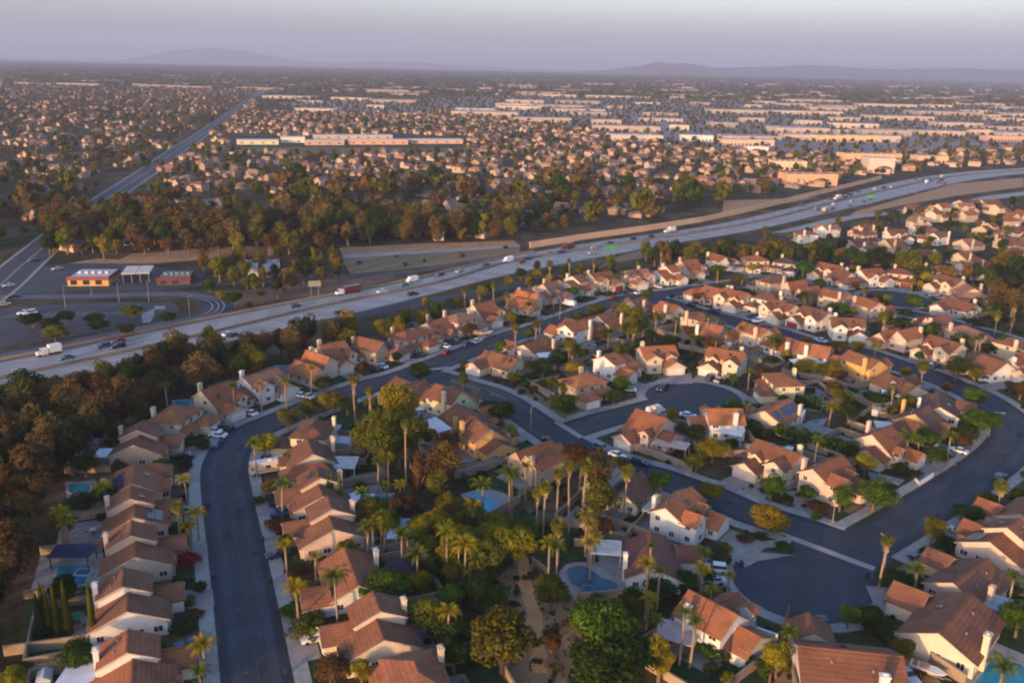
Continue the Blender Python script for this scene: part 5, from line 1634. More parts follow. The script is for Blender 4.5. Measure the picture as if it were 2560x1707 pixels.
# clipped hedge behind the pool, laid out as one long plant
def hedge(a, b2, w, h, col, label):
    mb = MB(); L = (b2 - a).length; n = int(L / (w * .5)); u = (b2 - a) / n
    for i in range(n + 1):
        lb = leafball(160, w * .6, h * .5, w * .10, 200 + i, 5); c = a + u * i
        base = len(mb.v); mb.v += [(v[0] + c.x, v[1] + c.y, v[2] + h * .5) for v in lb.v]; mb.f += [tuple(base + q for q in f) for f in lb.f]; mb.m += [0] * len(lb.f)
    o = mb.build('hedge', m_leaf, col=TC[col]); tag(o, label, 'hedge')
hedge(G('H', 340, 620, 1.5), G('H', 850, 760, 1.5), 5.2, 4.8, 'green', 'long dense green hedge behind the cream garage house')
hedge(G('F', 1150, 690, 1), G('F', 1380, 840, 1), 2.6, 2.2, 'green', 'trimmed hedge along the drive of the twin-ridged house')
hedge(G('F', 0, 930, 1), G('F', 210, 980, 1), 2.4, 2.2, 'green', 'dark hedge below the stepped white house')
for i in range(13): cypress(G('H', 436 + i * 17, 330 + i * 3.4, 2), 4.2, 1.0, 'deep')

# trees of the city, individually as far as they read singly
lowc = [put('tree', None) for _ in range(0)]
near_t.sort(key=lambda e: e[1])
KC = ('brown', 'deep', 'olive', 'rust', 'brown', 'olive')
indiv, rest = near_t[:30], near_t[30:]
for e in indiv:
    p = Vector((e[0], e[1])); h = e[6] / .5; col = KC[e[7]]; o = tree(p, h, e[4] * 2, 'tall', col, True)
for e in rest: city_t[e[7]].append(e)
# one visible tree of each colour is the source of the joined far ones
src_t = []
for k in range(6):
    e = indiv[k] if indiv else None
    p = Vector((-330 + 9 * k, 780 + 7 * k)); o = put('tree', None, loc=(p.x, p.y, 0)); plants.append((o, p, f"{CW[KC[k]]} city tree", 'tree'))
    c = put('crown', CR['far'][k], o, loc=(0, 0, 5), sca=(4, 4, 5), col=TC[KC[k]]); put('trunk', TR[0], o, sca=(9, 9, 9)); src_t.append(c)
src_h = []
for k in range(4):
    p = Vector((-300 + 22 * k, 800 + 5 * k)); o = put('house', CH_[k][2], loc=(p.x, p.y, 0), rz=ga); far_things.append((o, p, 'small plain city house', 'house', 'houses beyond the freeway')); src_h.append(o)
for k in range(6): scatter('distant_trees', src_t[k], [(e[0], e[1], e[2], e[3], e[4], e[5], e[6]) for e in city_t[k]], TC[KC[k]])
for k in range(4): scatter('distant_houses', src_h[k], [e[:7] for e in city_h[k]])
for col in ('brown', 'olive', 'deep', 'dark'):
    pts_ = [(p.x, p.y, h * .56, i * 1.3, w * .53, w * .53, h * .46) for i, (p, h, w, c) in enumerate(belt_rest) if c == col]
    if pts_: scatter('belt_trees', wood_src[col], pts_, TC[col])
# low growth on the dry slope and round the gardens
rg = random.Random(31); T1, T2 = [], []
xs = [q.x for q in sl]; ys = [q.y for q in sl]
for _ in range(260):
    p = Vector((rg.uniform(min(xs), max(xs)), rg.uniform(min(ys), max(ys))))
    if inpoly(p, sl) and seg_dist(p, ptsp)[0] > 1.2: k = rg.uniform(.12, .45); T1.append((p.x, p.y, k * .4, rg.uniform(0, 6), k, k, k))
yp = GP(yard)
for _ in range(9000):
    p = Vector((rg.uniform(-75, 220), rg.uniform(100, 480)))
    if not inpoly(p, yp) or road_dist(p) < 2.9 or not clear(p, .5, .5): continue
    k = rg.uniform(.25, .9); T2.append((p.x, p.y, k * .35, rg.uniform(0, 6), k * 1.3, k * 1.1, k))
s1 = shrub(sl[0] + Vector((3, -6)), 1.0, 1.4, 'olive'); s2 = shrub(G('H', 1250, 1180), 1.0, 1.6, 'deep')
scatter('dry_tufts', s1, T1, (.12, .085, .04)); scatter('ground_cover', s2, T2[:len(T2) // 2], TC['deep']); scatter('ground_cover', s2, T2[len(T2) // 2:], TC['olive'])
print('tufts', len(T1), len(T2))
for k_, col in enumerate(('brown', 'dark', 'deep', 'olive', 'rust')):
    pts_ = [(p.x, p.y, h * .58, i * 1.7, w * .53, w * .53, h * .43) for i, (p, h, w, c) in enumerate(wood_rest) if c == col]
    if pts_: scatter('wood_interior', wood_src[col], pts_, TC[col])
print('city', [len(c) for c in city_t], [len(c) for c in city_h], 'near', len(near_h), len(near_t), 'plants', len(plants), 'ware', len(wl), 'hill', len(hill_h))
# ------------------------------------------------------------------ vehicles
def prism(mb, prof, w, mi=0, y0=None):
    """profile (x, z) drawn across the width w"""
    n = len(prof); vs = [(x, -w / 2, z) for x, z in prof] + [(x, w / 2, z) for x, z in prof]
    mb.add(vs, [tuple(range(n)), tuple(range(n, 2 * n))[::-1]] + [((i + 1) % n, i, n + i, n + (i + 1) % n) for i in range(n)], mi)
wm = MB(); n_ = 14
vs = [(.33 * math.cos(6.2832 * i / n_), y, .33 * math.sin(6.2832 * i / n_)) for y in (-.11, .11) for i in range(n_)]
wm.add(vs, [tuple(range(n_)), tuple(range(n_, 2 * n_))[::-1]] + [((i + 1) % n_, i, n_ + i, n_ + (i + 1) % n_) for i in range(n_)])
me_wheel = wm.mesh('wheel', m_rubber)
CARS = {}
def car_protos():
    P = dict(sedan=([(-2.3, .35), (2.3, .35), (2.3, .72), (1.2, .92), (.95, .95), (-1.35, .98), (-2.3, .90)], [(.95, .94), (.25, 1.42), (-.95, 1.42), (-1.55, .96)], 1.8, (1.4, -1.4)),
             suv=([(-2.35, .4), (2.35, .4), (2.35, .95), (1.3, 1.1), (.9, 1.12), (-2.3, 1.12)], [(.95, 1.1), (.45, 1.75), (-1.9, 1.75), (-2.25, 1.1)], 1.92, (1.45, -1.45)),
             pickup=([(-2.8, .5), (2.8, .5), (2.8, 1.0), (1.5, 1.12), (.2, 1.12), (-.6, 1.12), (-.6, .85), (-2.7, .85), (-2.7, 1.12), (-2.8, 1.12)], [(1.2, 1.1), (.65, 1.78), (-.35, 1.78), (-.55, 1.1)], 1.95, (1.8, -1.7)),
             van=([(-2.9, .4), (2.9, .4), (2.9, 1.1), (2.3, 1.3), (-2.9, 1.3)], [(2.3, 1.28), (1.5, 2.3), (-2.85, 2.3), (-2.9, 1.28)], 2.0, (1.9, -1.9)))
    for k, (b_, c_, w, wx) in P.items():
        B = MB(); prism(B, b_, w); top = max(z for x, z in c_)
        xs = [x for x, z in c_ if z == top]; B.box(min(xs) - .02, max(xs) + .02, -w * .40, w * .40, top - .01, top + .05, bottom=True)
        Cb = MB(); n = len(c_); wi = w * .46; wt = w * .40
        vs = [(x, -(wt if z == top else wi), z) for x, z in c_] + [(x, (wt if z == top else wi), z) for x, z in c_]
        Cb.add(vs, [tuple(range(n)), tuple(range(n, 2 * n))[::-1]] + [((i + 1) % n, i, n + i, n + (i + 1) % n) for i in range(n)])
        L = MB(); L.box(b_[1][0] - .03, b_[1][0] + .03, -.2, .2, .58, .72, bottom=True)
        CARS[k] = (B.mesh('body', m_carpaint), Cb.mesh('windows', m_glass if k != 'van' else m_carpaint), L.mesh('headlight', m_white), w, wx)
car_protos()
VC = dict(white=(.68, .68, .70), silver=(.38, .40, .43), black=(.015, .016, .02), blue=(.02, .07, .16), navy=(.012, .025, .06), red=(.22, .015, .02), grey=(.12, .12, .13), teal=(.02, .14, .18), beige=(.45, .36, .26), green=(.05, .25, .12))
def near_phrase(p):
    return min(LM, key=lambda q: (q[0] - p).length)[1]
vehicles = []
def car(p, a, kind, col, z=.05, label=None, group=None):
    B, Cb, Lt, w, wx = CARS[kind]
    o = put('van' if kind == 'van' else 'pickup_truck' if kind == 'pickup' else 'car', None, loc=(p.x, p.y, z), rz=a)
    put('body', B, o, col=VC[col]); put('windows', Cb, o, col=VC[col])
    for x in wx:
        for s in (-1, 1): put('wheel', me_wheel, o, loc=(x, s * (w / 2 - .05), .33))
    x = CARS[kind][2]
    for s in (-1, 1): put('headlight', Lt, o, loc=(0, s * .62, 0))
    kd = dict(sedan='car', suv='sports utility car', pickup='pickup truck', van='van')[kind]
    if label: tag(o, label, 'car' if kind in ('sedan', 'suv') else kd, group)
    else: plants.append((o, p, f"{col} {kd}", 'car' if kind in ('sedan', 'suv') else kd))
    vehicles.append(p)
    return o
CT = """
A 1870 700 suv blue s|A 1790 590 sedan white d|A 1830 625 sedan white d|A 1890 565 suv navy d|A 1550 800 sedan black d|A 2100 440 sedan white d|A 1530 1262 sedan teal d
B 1800 1170 sedan blue d|C 900 1110 sedan white d|C 550 315 sedan navy d|C 690 190 sedan blue d|D 330 1195 suv navy d|D 340 1280 suv blue d|D 500 290 sedan white d|D 565 300 sedan silver d
J 1130 1215 suv navy d|J 1190 1190 sedan white d|J 1715 1020 sedan white d|J 1790 985 suv navy d|J 1505 1095 sedan black d|J 1960 1018 suv blue s|J 2040 990 sedan white s|J 1790 1080 sedan red s
K 750 672 van white d|K 1180 625 sedan red s|K 1205 570 suv navy d|K 1360 580 sedan white s|K 1490 522 sedan white d|G 1035 730 suv grey s|G 1172 782 sedan white s|G 1350 850 suv navy s
G 850 785 sedan silver s|G 465 700 sedan black s|G 1535 228 suv navy s|G 1250 245 sedan white d|G 1475 428 van white s|G 1745 455 sedan white s|G 2130 380 sedan silver d|H 2135 505 suv blue s
H 1800 755 sedan white d|H 1690 780 sedan black d|H 2315 1035 suv navy s|H 1800 1430 sedan silver d|L 165 802 van white d|L 90 800 sedan blue d|F 1620 288 pickup navy d|F 1440 590 sedan teal d
F 110 350 suv white d|F 95 432 sedan silver d|F 1505 1118 sedan silver d|F 900 752 sedan black d|L 580 985 sedan white s|L 1590 1165 sedan white d|L 1610 1190 sedan navy d|L 700 1290 sedan white d
K 250 835 suv navy d|K 1770 672 sedan black s|K 1990 720 suv navy s|K 2330 810 suv white d|G 1930 145 suv navy d|G 2010 165 sedan white d|L 90 395 suv navy d|L 340 420 sedan beige d|L 2260 290 sedan white d
"""
for ent in CT.replace('\n', '|').split('|'):
    f = ent.split()
    if len(f) < 6: continue
    p = G(f[0], float(f[1]), float(f[2]), .8); d, q, k = nearest_street(p)
    onst = road_dist(p) < -.3
    if k == 'bulb': u = (p - q).normalized(); a = math.atan2(u.y, u.x); a += (math.pi / 2 if f[5] == 's' else 0)
    else:
        _, q, t_ = seg_dist(p, streets[k]); a = math.atan2(t_.y, t_.x); a += (0 if f[5] == 's' else math.pi / 2)
    if f[5] == 's' and k != 'bulb':            # park at the kerb
        u = (p - q).normalized(); p = q + u * (HW[k] - 1.25)
    car(p, a + rnd.uniform(-.06, .06), f[3], f[4], .05 if f[5] == 's' else .18)
# motorhome beside the cream house
def box_vehicle(p, a, name, parts, label, cat, z=.05):
    o = put(name, None, loc=(p.x, p.y, z), rz=a, sca=.82 if name == 'truck' else 1); tag(o, label, cat)
    for nm, m_, col, boxes in parts:
        mb = MB()
        for b_ in boxes: mb.box(*b_, bottom=True)
        put(nm, mb.mesh(nm, m_), o, col=col)
    return o
def add_wheels(o, xs, w, s=1.45):
    for x in xs:
        for sd in (-1, 1): put('wheel', me_wheel, o, loc=(x, sd * w, .33 * s), sca=s)
p = G('D', 230, 900, 1.5); _, q, t_ = seg_dist(p, streets['main'])
o = box_vehicle(p, math.atan2(t_.y, t_.x) + math.pi / 2 + .12, 'motorhome', [('body', m_carpaint, (.62, .46, .30), [(-4.0, 3.2, -1.2, 1.2, .6, 3.1), (3.2, 4.1, -1.1, 1.1, .6, 1.5), (2.4, 3.9, -1.15, 1.15, 2.2, 3.0)]), ('roof', m_carpaint, (.7, .7, .72), [(-3.9, 3.0, -1.1, 1.1, 3.1, 3.2), (-1, 0, -.4, .4, 3.2, 3.5)]), ('stripe', m_carpaint, (.10, .06, .05), [(-4.02, 3.0, -1.22, 1.22, 1.2, 1.35)]),
    ('window', m_glass, (0, 0, 0), [(-3, -2, -1.23, 1.23, 1.7, 2.4)]), ('window', m_glass, (0, 0, 0), [(-.6, .6, -1.23, 1.23, 1.7, 2.4)]), ('windscreen', m_glass, (0, 0, 0), [(3.2, 3.6, -1.05, 1.05, 1.5, 2.2)])], 'cream motorhome parked beside the cream house by the left street', 'motorhome', .18)
add_wheels(o, (-2.6, 2.9), 1.1)
circles.append((p.x, p.y, 3))
# boats on trailers
bm_ = MB(); hull = [(-2.6, -.95), (1.4, -.95), (3.0, 0), (1.4, .95), (-2.6, .95)]; kl = [(-2.5, -.45), (1.0, -.45), (2.2, 0), (1.0, .45), (-2.5, .45)]
bm_.add([(x, y, 1.35) for x, y in hull] + [(x, y, .6) for x, y in kl], [(0, 1, 2, 3, 4)] + [(i, 5 + i, 5 + (i + 1) % 5, (i + 1) % 5) for i in range(5)] + [(9, 8, 7, 6, 5)])
me_hull = bm_.mesh('hull', m_carpaint); mb = MB(); mb.box(-1.2, .2, -.6, .6, 1.36, 1.8); mb.box(-2.2, -1.5, -.7, .7, 1.36, 1.55); me_cab = mb.mesh('console', m_carpaint)
mb = MB(); mb.box(-2.4, 2.6, -.5, -.4, .45, .6, bottom=True); mb.box(-2.4, 2.6, .4, .5, .45, .6, bottom=True); mb.box(2.5, 3.6, -.06, .06, .45, .55, bottom=True); me_trl = mb.mesh('trailer', m_metal)
for r_, x, y, a, lab in (('J', 2070, 912, .5, 'white boat on a trailer in the drive of the salmon-roofed house'), ('L', 1600, 600, .2, 'long white boat on a trailer at the court edge'), ('L', 1650, 622, .3, 'second white boat nearer the road at the court edge'), ('F', 1650, 1085, -.6, 'white boat on a trailer beside the tan fence')):
    p = G(r_, x, y, 1); o = put('boat', None, loc=(p.x, p.y, .15), rz=a); tag(o, lab, 'boat')
    put('hull', me_hull, o, col=(.68, .66, .66)); put('console', me_cab, o, col=(.2, .12, .10)); put('trailer', me_trl, o)
    for s in (-1, 1): put('wheel', me_wheel, o, loc=(-.6, s * .9, .33))
    circles.append((p.x, p.y, 3))

# freeway traffic
def on_fwy(reg, x, y, kind, col, label=None):
    p = G(reg, x, y, .8); _, q, t_ = seg_dist(p, fm); a = math.atan2(t_.y, t_.x)
    if side_of_fwy(p) > 0: a += math.pi
    return p, a
def truck(reg, x, y, cabc, trc, L, label):
    p, a = on_fwy(reg, x, y, 0, 0)
    parts = [('cab', m_carpaint, cabc, [(L / 2 + .6, L / 2 + 3.0, -1.2, 1.2, .8, 3.0), (L / 2 + 3.0, L / 2 + 4.6, -1.05, 1.05, .8, 1.9)]), ('windscreen', m_glass, (0, 0, 0), [(L / 2 + 2.9, L / 2 + 3.06, -1.05, 1.05, 2.0, 2.8)]), ('trailer', m_carpaint, trc, [(-L / 2, L / 2, -1.28, 1.28, 1.1, 4.0)])]
    o = box_vehicle(p, a, 'truck', parts, label, 'truck', .12); add_wheels(o, (-L / 2 + 1, -L / 2 + 2.3, L / 2 - .5, L / 2 + 3.8), 1.1, 1.5)
truck('J', 940, 565, (.72, .70, .68), (.13, .025, .03), 9.5, 'white-cabbed truck pulling a dark red trailer on the freeway')
truck('I', 462, 1070, (.7, .68, .64), (.72, .70, .66), 4.5, 'white box truck on the freeway beside the car park')
truck('K', 1610, 60, (.7, .68, .64), (.66, .64, .62), 6, 'white truck on the freeway below the sound wall')
truck('Q', 915, 48, (.7, .62, .58), (.66, .52, .46), 7, 'pinkish white truck on the far freeway bend')
truck('Q', 815, 148, (.5, .42, .3), (.42, .36, .26), 8, 'beige truck on the near side of the far freeway')
truck('K', 757, 196, (.14, .03, .03), (.10, .03, .03), 6, 'small dark red truck close to the sound wall')
fc = 'I 560 1115 sedan teal|I 868 1020 suv blue|I 992 978 sedan red|I 990 1022 suv black|J 460 685 sedan blue|J 842 742 suv navy|J 1450 583 suv navy|J 1380 508 sedan teal|J 1445 470 van white|J 2060 352 suv navy|J 1680 420 sedan navy|J 2255 300 van white|J 1190 563 sedan white|J 1840 392 sedan silver|K 50 352 suv navy|K 235 308 van white|K 350 316 sedan red|K 395 288 sedan black|K 680 236 suv blue|K 590 243 sedan red|K 1090 155 sedan navy|K 960 195 sedan silver|K 1280 122 suv navy|K 1430 106 suv black|K 940 240 sedan silver|I 1920 920 sedan white|I 1965 925 sedan navy|I 200 740 sedan white|I 252 742 suv white|I 110 603 sedan black|I 285 300 sedan black|I 480 370 sedan silver|I 70 510 sedan silver|I 30 670 sedan beige'
CWD = lambda c: c
seen = {}
for e in fc.split('|'):
    r_, x, y, k, c = e.split(); p, a = on_fwy(r_, float(x), float(y), k, c)
    x_, y_ = proj(p)
    where = 'in the car park' if r_ == 'I' and float(x) < 260 and 700 < float(y) < 800 else 'by the arterial junction' if r_ == 'I' and float(y) < 700 else 'on the freeway near the car park' if x_ < 420 else 'on the freeway above the dark wood' if x_ < 760 else 'on the freeway near the red truck' if x_ < 1000 else 'on the freeway above the fan palms' if x_ < 1300 else 'on the freeway below the tan sound wall'
    kd = dict(sedan='car', suv='sports utility car', van='van')[k]; base = f"{c} {kd} {where}"
    seen[base] = seen.get(base, 0) + 1
    car(p, a, k, c, .12 if 'freeway' in where else .06, (['', 'second ', 'third ', 'fourth '][seen[base] - 1] + base), 'cars on and beside the freeway')
rg = random.Random(77)
for i in range(26):
    t_ = rg.uniform(.50, .80); j = int(len(fm) * t_); far = rg.random() < .55
    a_, b_ = (fu2, fm) if far else (fm, fl2); w = rg.choice((.2, .36, .52, .68, .8))
    p = a_[j] + (b_[j] - a_[j]) * w; _, q, tt_ = seg_dist(p, fm); a = math.atan2(tt_.y, tt_.x) + (math.pi if far else 0)
    k = rg.choice(('sedan', 'suv', 'van')); c = rg.choice(('white', 'silver', 'navy', 'black', 'grey', 'red', 'blue'))
    kd = dict(sedan='car', suv='sports utility car', van='van')[k]
    o = car(p, a, k, c, .12, 'x'); o['group'] = 'traffic on the distant freeway'; plants.append((o, p, f"{c} {kd} in the {'far' if far else 'near'} freeway lanes", 'van' if k == 'van' else 'car'))

# ------------------------------------------------------------------ pools, decks, patio covers, gazebos, garden walls
for ps, ds, col, lab, dm, curvy in PL:
    P = GP(ps); D_ = GP(ds)
    if curvy:
        P = smooth(P + P[:3], 4)[4:-8]; D_ = smooth(D_ + D_[:3], 3)[3:-6]
    c = sum(P, Vector((0, 0))) / len(P)
    o = put('swimming_pool', None, loc=(c.x, c.y, 0)); tag(o, lab, 'pool')
    circles.append((c.x, c.y, max((q - c).length for q in P) * .8))
    mb = MB(); mb.poly([q - c for q in D_], .20); n = len(D_)
    for i in range(n): a, b2 = D_[i] - c, D_[(i + 1) % n] - c; mb.add([(a.x, a.y, 0), (b2.x, b2.y, 0), (b2.x, b2.y, .2), (a.x, a.y, .2)], [(0, 1, 2, 3)])
    put('deck', mb.mesh('deck', dm), o)
    E_ = [c + (q - c) * 1.07 for q in P]
    mb = MB(); n = len(P)
    for i in range(n):
        a, b2, e0_, e1_ = P[i] - c, P[(i + 1) % n] - c, E_[i] - c, E_[(i + 1) % n] - c
        mb.add([(a.x, a.y, .28), (b2.x, b2.y, .28), (e1_.x, e1_.y, .28), (e0_.x, e0_.y, .28)], [(0, 1, 2, 3)])
        mb.add([(e0_.x, e0_.y, .1), (e1_.x, e1_.y, .1), (e1_.x, e1_.y, .28), (e0_.x, e0_.y, .28)], [(0, 1, 2, 3)])
    put('coping', mb.mesh('coping', m_tint), o, col=(.26, .12, .09) if curvy and 'kidney' in lab else (.45, .42, .39))
    col = tuple(v * .9 for v in col); mb = MB(); mb.poly([q - c for q in P], .235); put('water', mb.mesh('water', m_pool), o, col=col)
    if 'kidney' in lab or 'deep blue' in lab:
        s_ = (G('E', 1210, 665) if 'kidney' in lab else G('B', 795, 505)) - c; mb = MB()
        if 'kidney' in lab: mb.cyl(s_.x, s_.y, .2, .42, 1.35, n=18); 
        else: mb.box(s_.x - 1.5, s_.x + 1.5, s_.y - 1.2, s_.y + 1.2, .2, .36)
        sp_ = put('spa', mb.mesh('spa', m_tint), o, col=(.30, .15, .12) if 'kidney' in lab else (.5, .48, .44))
        mb = MB()
        if 'kidney' in lab: mb.cyl(s_.x, s_.y, .40, .43, 1.1, n=18)
        else: mb.box(s_.x - 1.25, s_.x + 1.25, s_.y - .95, s_.y + .95, .2, .37)
        put('spa_water', mb.mesh('spa_water', m_pool), sp_, col=col)
def cover(reg, x, y, L, W, h, a, col, lab, slats=False, hip=False, name='patio_cover', cat='patio cover'):
    p = G(reg, x, y, h); o = put(name, None, loc=(p.x, p.y, 0), rz=a); tag(o, lab, cat)
    mb = MB()
    if slats:
        for i in range(9): mb.box(-L / 2, L / 2, -W / 2 + i * W / 8 - .09, -W / 2 + i * W / 8 + .09, h, h + .2, bottom=True)
        put('rafters', mb.mesh('rafters', m_tint), o, col=col, kind='stuff')
        mb = MB(); mb.box(-L / 2, L / 2, -W / 2 - .1, -W / 2 + .1, h - .25, h, bottom=True); mb.box(-L / 2, L / 2, W / 2 - .1, W / 2 + .1, h - .25, h, bottom=True); put('beam', mb.mesh('beam', m_tint), o, col=col, kind='stuff')
    elif hip:
        X, Y = L / 2 + .3, W / 2 + .3
        mb.add([(-X, -Y, h), (X, -Y, h), (X, Y, h), (-X, Y, h), (-L * .1, 0, h + 1.3), (L * .1, 0, h + 1.3)], [(0, 1, 5, 4), (1, 2, 5), (2, 3, 4, 5), (3, 0, 4), (3, 2, 1, 0)])
        put('roof', mb.mesh('roof', m_tint), o, col=col)
    else:
        mb.add([(-L / 2, -W / 2, h - .15), (L / 2, -W / 2, h - .15), (L / 2, W / 2, h + .15), (-L / 2, W / 2, h + .15), (-L / 2, -W / 2, h), (L / 2, -W / 2, h), (L / 2, W / 2, h + .3), (-L / 2, W / 2, h + .3)], [(4, 5, 6, 7), (3, 2, 1, 0), (0, 1, 5, 4), (1, 2, 6, 5), (2, 3, 7, 6), (3, 0, 4, 7)])
        put('roof', mb.mesh('roof', m_tint), o, col=col)
    pm = MB(); pm.box(-.09, .09, -.09, .09, 0, h - .15); pmm = pm.mesh('post', m_tint)
    for sx in (-1, 1):
        for sy in (-1, 1): put('post', pmm, o, loc=(sx * (L / 2 - .2), sy * (W / 2 - .2), 0), col=(col if name != 'pavilion' else (.05, .05, .06)))
    circles.append((p.x, p.y, max(L, W) / 2)); return o
wh = (.66, .66, .68)
for a in ((('A', 915, 780, 6, 4.2, 2.8, .05, wh, 'white patio cover behind the tan house')), ('D', 1655, 545, 9, 4, 2.9, -1.0, wh, 'long white patio cover beside the gold solar house'), ('D', 1005, 1165, 6, 4, 2.7, 0, (.6, .6, .6), 'white patio cover left of the turquoise pool'),
          ('D', 875, 860, 6, 6, 2.8, 0, (.42, .44, .46), 'wide grey patio cover behind the cream camper house'), ('D', 760, 565, 5, 3.2, 2.8, -.1, (.40, .41, .43), 'upper of two small grey patio covers'), ('D', 865, 670, 5, 3.6, 2.8, -.1, (.36, .37, .40), 'lower of two small grey patio covers'),
          ('G', 1600, 700, 9, 4.2, 3.0, -.45, (.45, .33, .27), 'tan patio roof behind the pink court house'), ('G', 2090, 590, 7.5, 5, 3.0, -.45, wh, 'bright white patio cover behind the white court house'), ('H', 430, 432, 5, 4, 2.8, -.5, wh, 'white patio cover beside the blue solar roof'),
          ('H', 300, 742, 6, 4, 2.8, -.45, wh, 'white patio cover above the cream garage house'), ('C', 1620, 130, 2.6, 3.4, 2.4, .1, (.45, .55, .72), 'small pale blue awning among the palms'), ('C', 1710, 25, 5, 3, 2.5, -.1, (.42, .44, .5), 'flat grey-white shade roof in the palm garden'),
          ('E', 2060, 1065, 7, 5, 2.9, -.45, (.50, .36, .32), 'pinkish patio roof below the stepped white house'), ('F', 2185, 610, 7, 5, 2.8, -.6, (.32, .34, .38), 'grey patio roof beside the right-hand fence'), ('H', 1245, 282, 6, 3.6, 2.7, -.4, wh, 'white patio slab roof behind the cream bungalow'),
          ('K', 555, 1100, 6, 4, 2.7, .3, wh, 'white patio cover behind the pink bungalow'), ('K', 2030, 940, 7, 3.6, 2.7, .6, wh, 'white patio cover left of the yellow trees'), ('L', 455, 1150, 5, 3.6, 2.7, .2, wh, 'white patio cover beside the orange upper roof'), ('H', 1175, 545, 4.5, 4, 2.8, -.2, (.5, .5, .5), 'white-framed patio cover by the golden bungalow'), ('B', 770, 1440, 5.4, 8, 2.7, 0, (.55, .57, .64), 'large pale terrace roof at the bottom left')):
    cover(*a)
cover('E', 1385, 255, 6, 5, 2.9, -.1, wh, 'white slatted pergola beside the kidney pool', slats=True, name='pergola', cat='pergola')
cover('G', 1500, 1240, 5.5, 5, 2.9, -.5, (.35, .36, .40), 'grey lattice pergola beside the tall corner chimney', slats=True, name='pergola', cat='pergola')
cover('B', 690, 290, 7.2, 4.4, 3.0, .05, (.012, .02, .055), 'dark blue pavilion at the head of the deep blue pool', hip=True, name='pavilion', cat='pavilion')
cover('C', 1710, 425, 5, 4.6, 2.6, -.1, (.035, .025, .03), 'dark brown gazebo in the garden behind the palm-crossed roof', hip=True, name='gazebo', cat='gazebo')
cover('F', 235, 865, 4.4, 4.4, 2.6, .4, (.07, .035, .03), 'dark red-brown gazebo below the stepped white house', hip=True, name='gazebo', cat='gazebo')
cover('C', 2210, 960, 2.6, 2.6, 2.4, .2, (.30, .42, .55), 'blue and yellow play tower with a pale peaked roof', hip=True, name='play_house', cat='play house')
# boundary walls seen in the picture
WL = [('G 1260,740 1500,830 1780,935', 1.8, 'tan wall along the pavement below the pink patio house'), ('G 390,190 470,250 590,325', 1.4, 'bent garden wall left of the tan court house'), ('K 95,1272 220,1290 360,1305', 1.6, 'pinkish wall in front of the fork house'),
 ('D 930,1035 1080,1010 1250,985', 1.7, 'tan garden wall left of the tall trees'), ('D 1800,995 1980,940 2150,890', 1.7, 'tan garden wall below the gold houses'), ('D 2110,1325 2230,1260 2350,1195', 1.7, 'tan wall below the bright free-form pool'),
 ('G 1040,1330 1190,1250 1350,1190 1520,1120', 1.5, 'tan stone wall between the pine and the corner-chimney house'), ('E 680,400 760,460 830,525', 1.2, 'low wall at the head of the dry slope'), ('E 980,700 1040,750 1100,815', 1.2, 'short wall beside the kidney pool bank'),
 ('E 1110,765 1400,740 1700,710', 1.5, 'tan wall in front of the kidney pool deck'), ('B 40,1285 450,1230 850,1175', 1.8, 'long tan wall below the dark cypresses'), ('C 1400,1490 1850,1370 2352,1250', 1.8, 'long tan wall below the large cream house'),
 ('L 1560,765 1700,785 1860,800', 1.7, 'pale scalloped wall beside the white bungalow'), ('F 1400,880 1650,1020 1920,1200', 2.0, 'tall tan fence beside the twin-ridged house'), ('F 640,690 600,850 560,1000 500,1200', 2.0, 'brown fence running down beside the bottom white house'),
 ('F 400,835 560,890', 1.6, 'short white wall beside the dark red gazebo'), ('B 385,330 540,318 1050,250', 1.8, 'tan wall above the blue pavilion'), ('B 230,745 840,690', 1.6, 'tan wall below the deep blue pool'), ('A 620,930 690,740', 1.7, 'grey wall along the sandy back yard'),
 ('H 1430,1010 1470,1055 1585,980', 1.0, 'low white corner wall by the east street'), ('H 900,830 1180,930', 1.5, 'pinkish wall below the pale pink house'), ('G 1210,1330 1400,1230', .8, 'broken stone edging on the lawn beside the pergola')]
for ps, h_, lab in WL:
    P = GP(ps); mb = MB(); ribbon(P, .13, h_, mb); cap = MB(); ribbon(P, .19, .1, cap, h_)
    c = {'white': m_white, 'pale': m_conc}.get(next((w for w in ('white', 'pale') if w in lab.split()[:3]), ''), m_wall)
    if 'brown fence' in lab: c = simple('fence_wood', (.14, .075, .045), .9, .7, 1.2, 3)
    o = mb.build('garden_wall', c); tag(o, lab, 'fence' if 'fence' in lab else 'wall'); cap.build('coping', c, o)
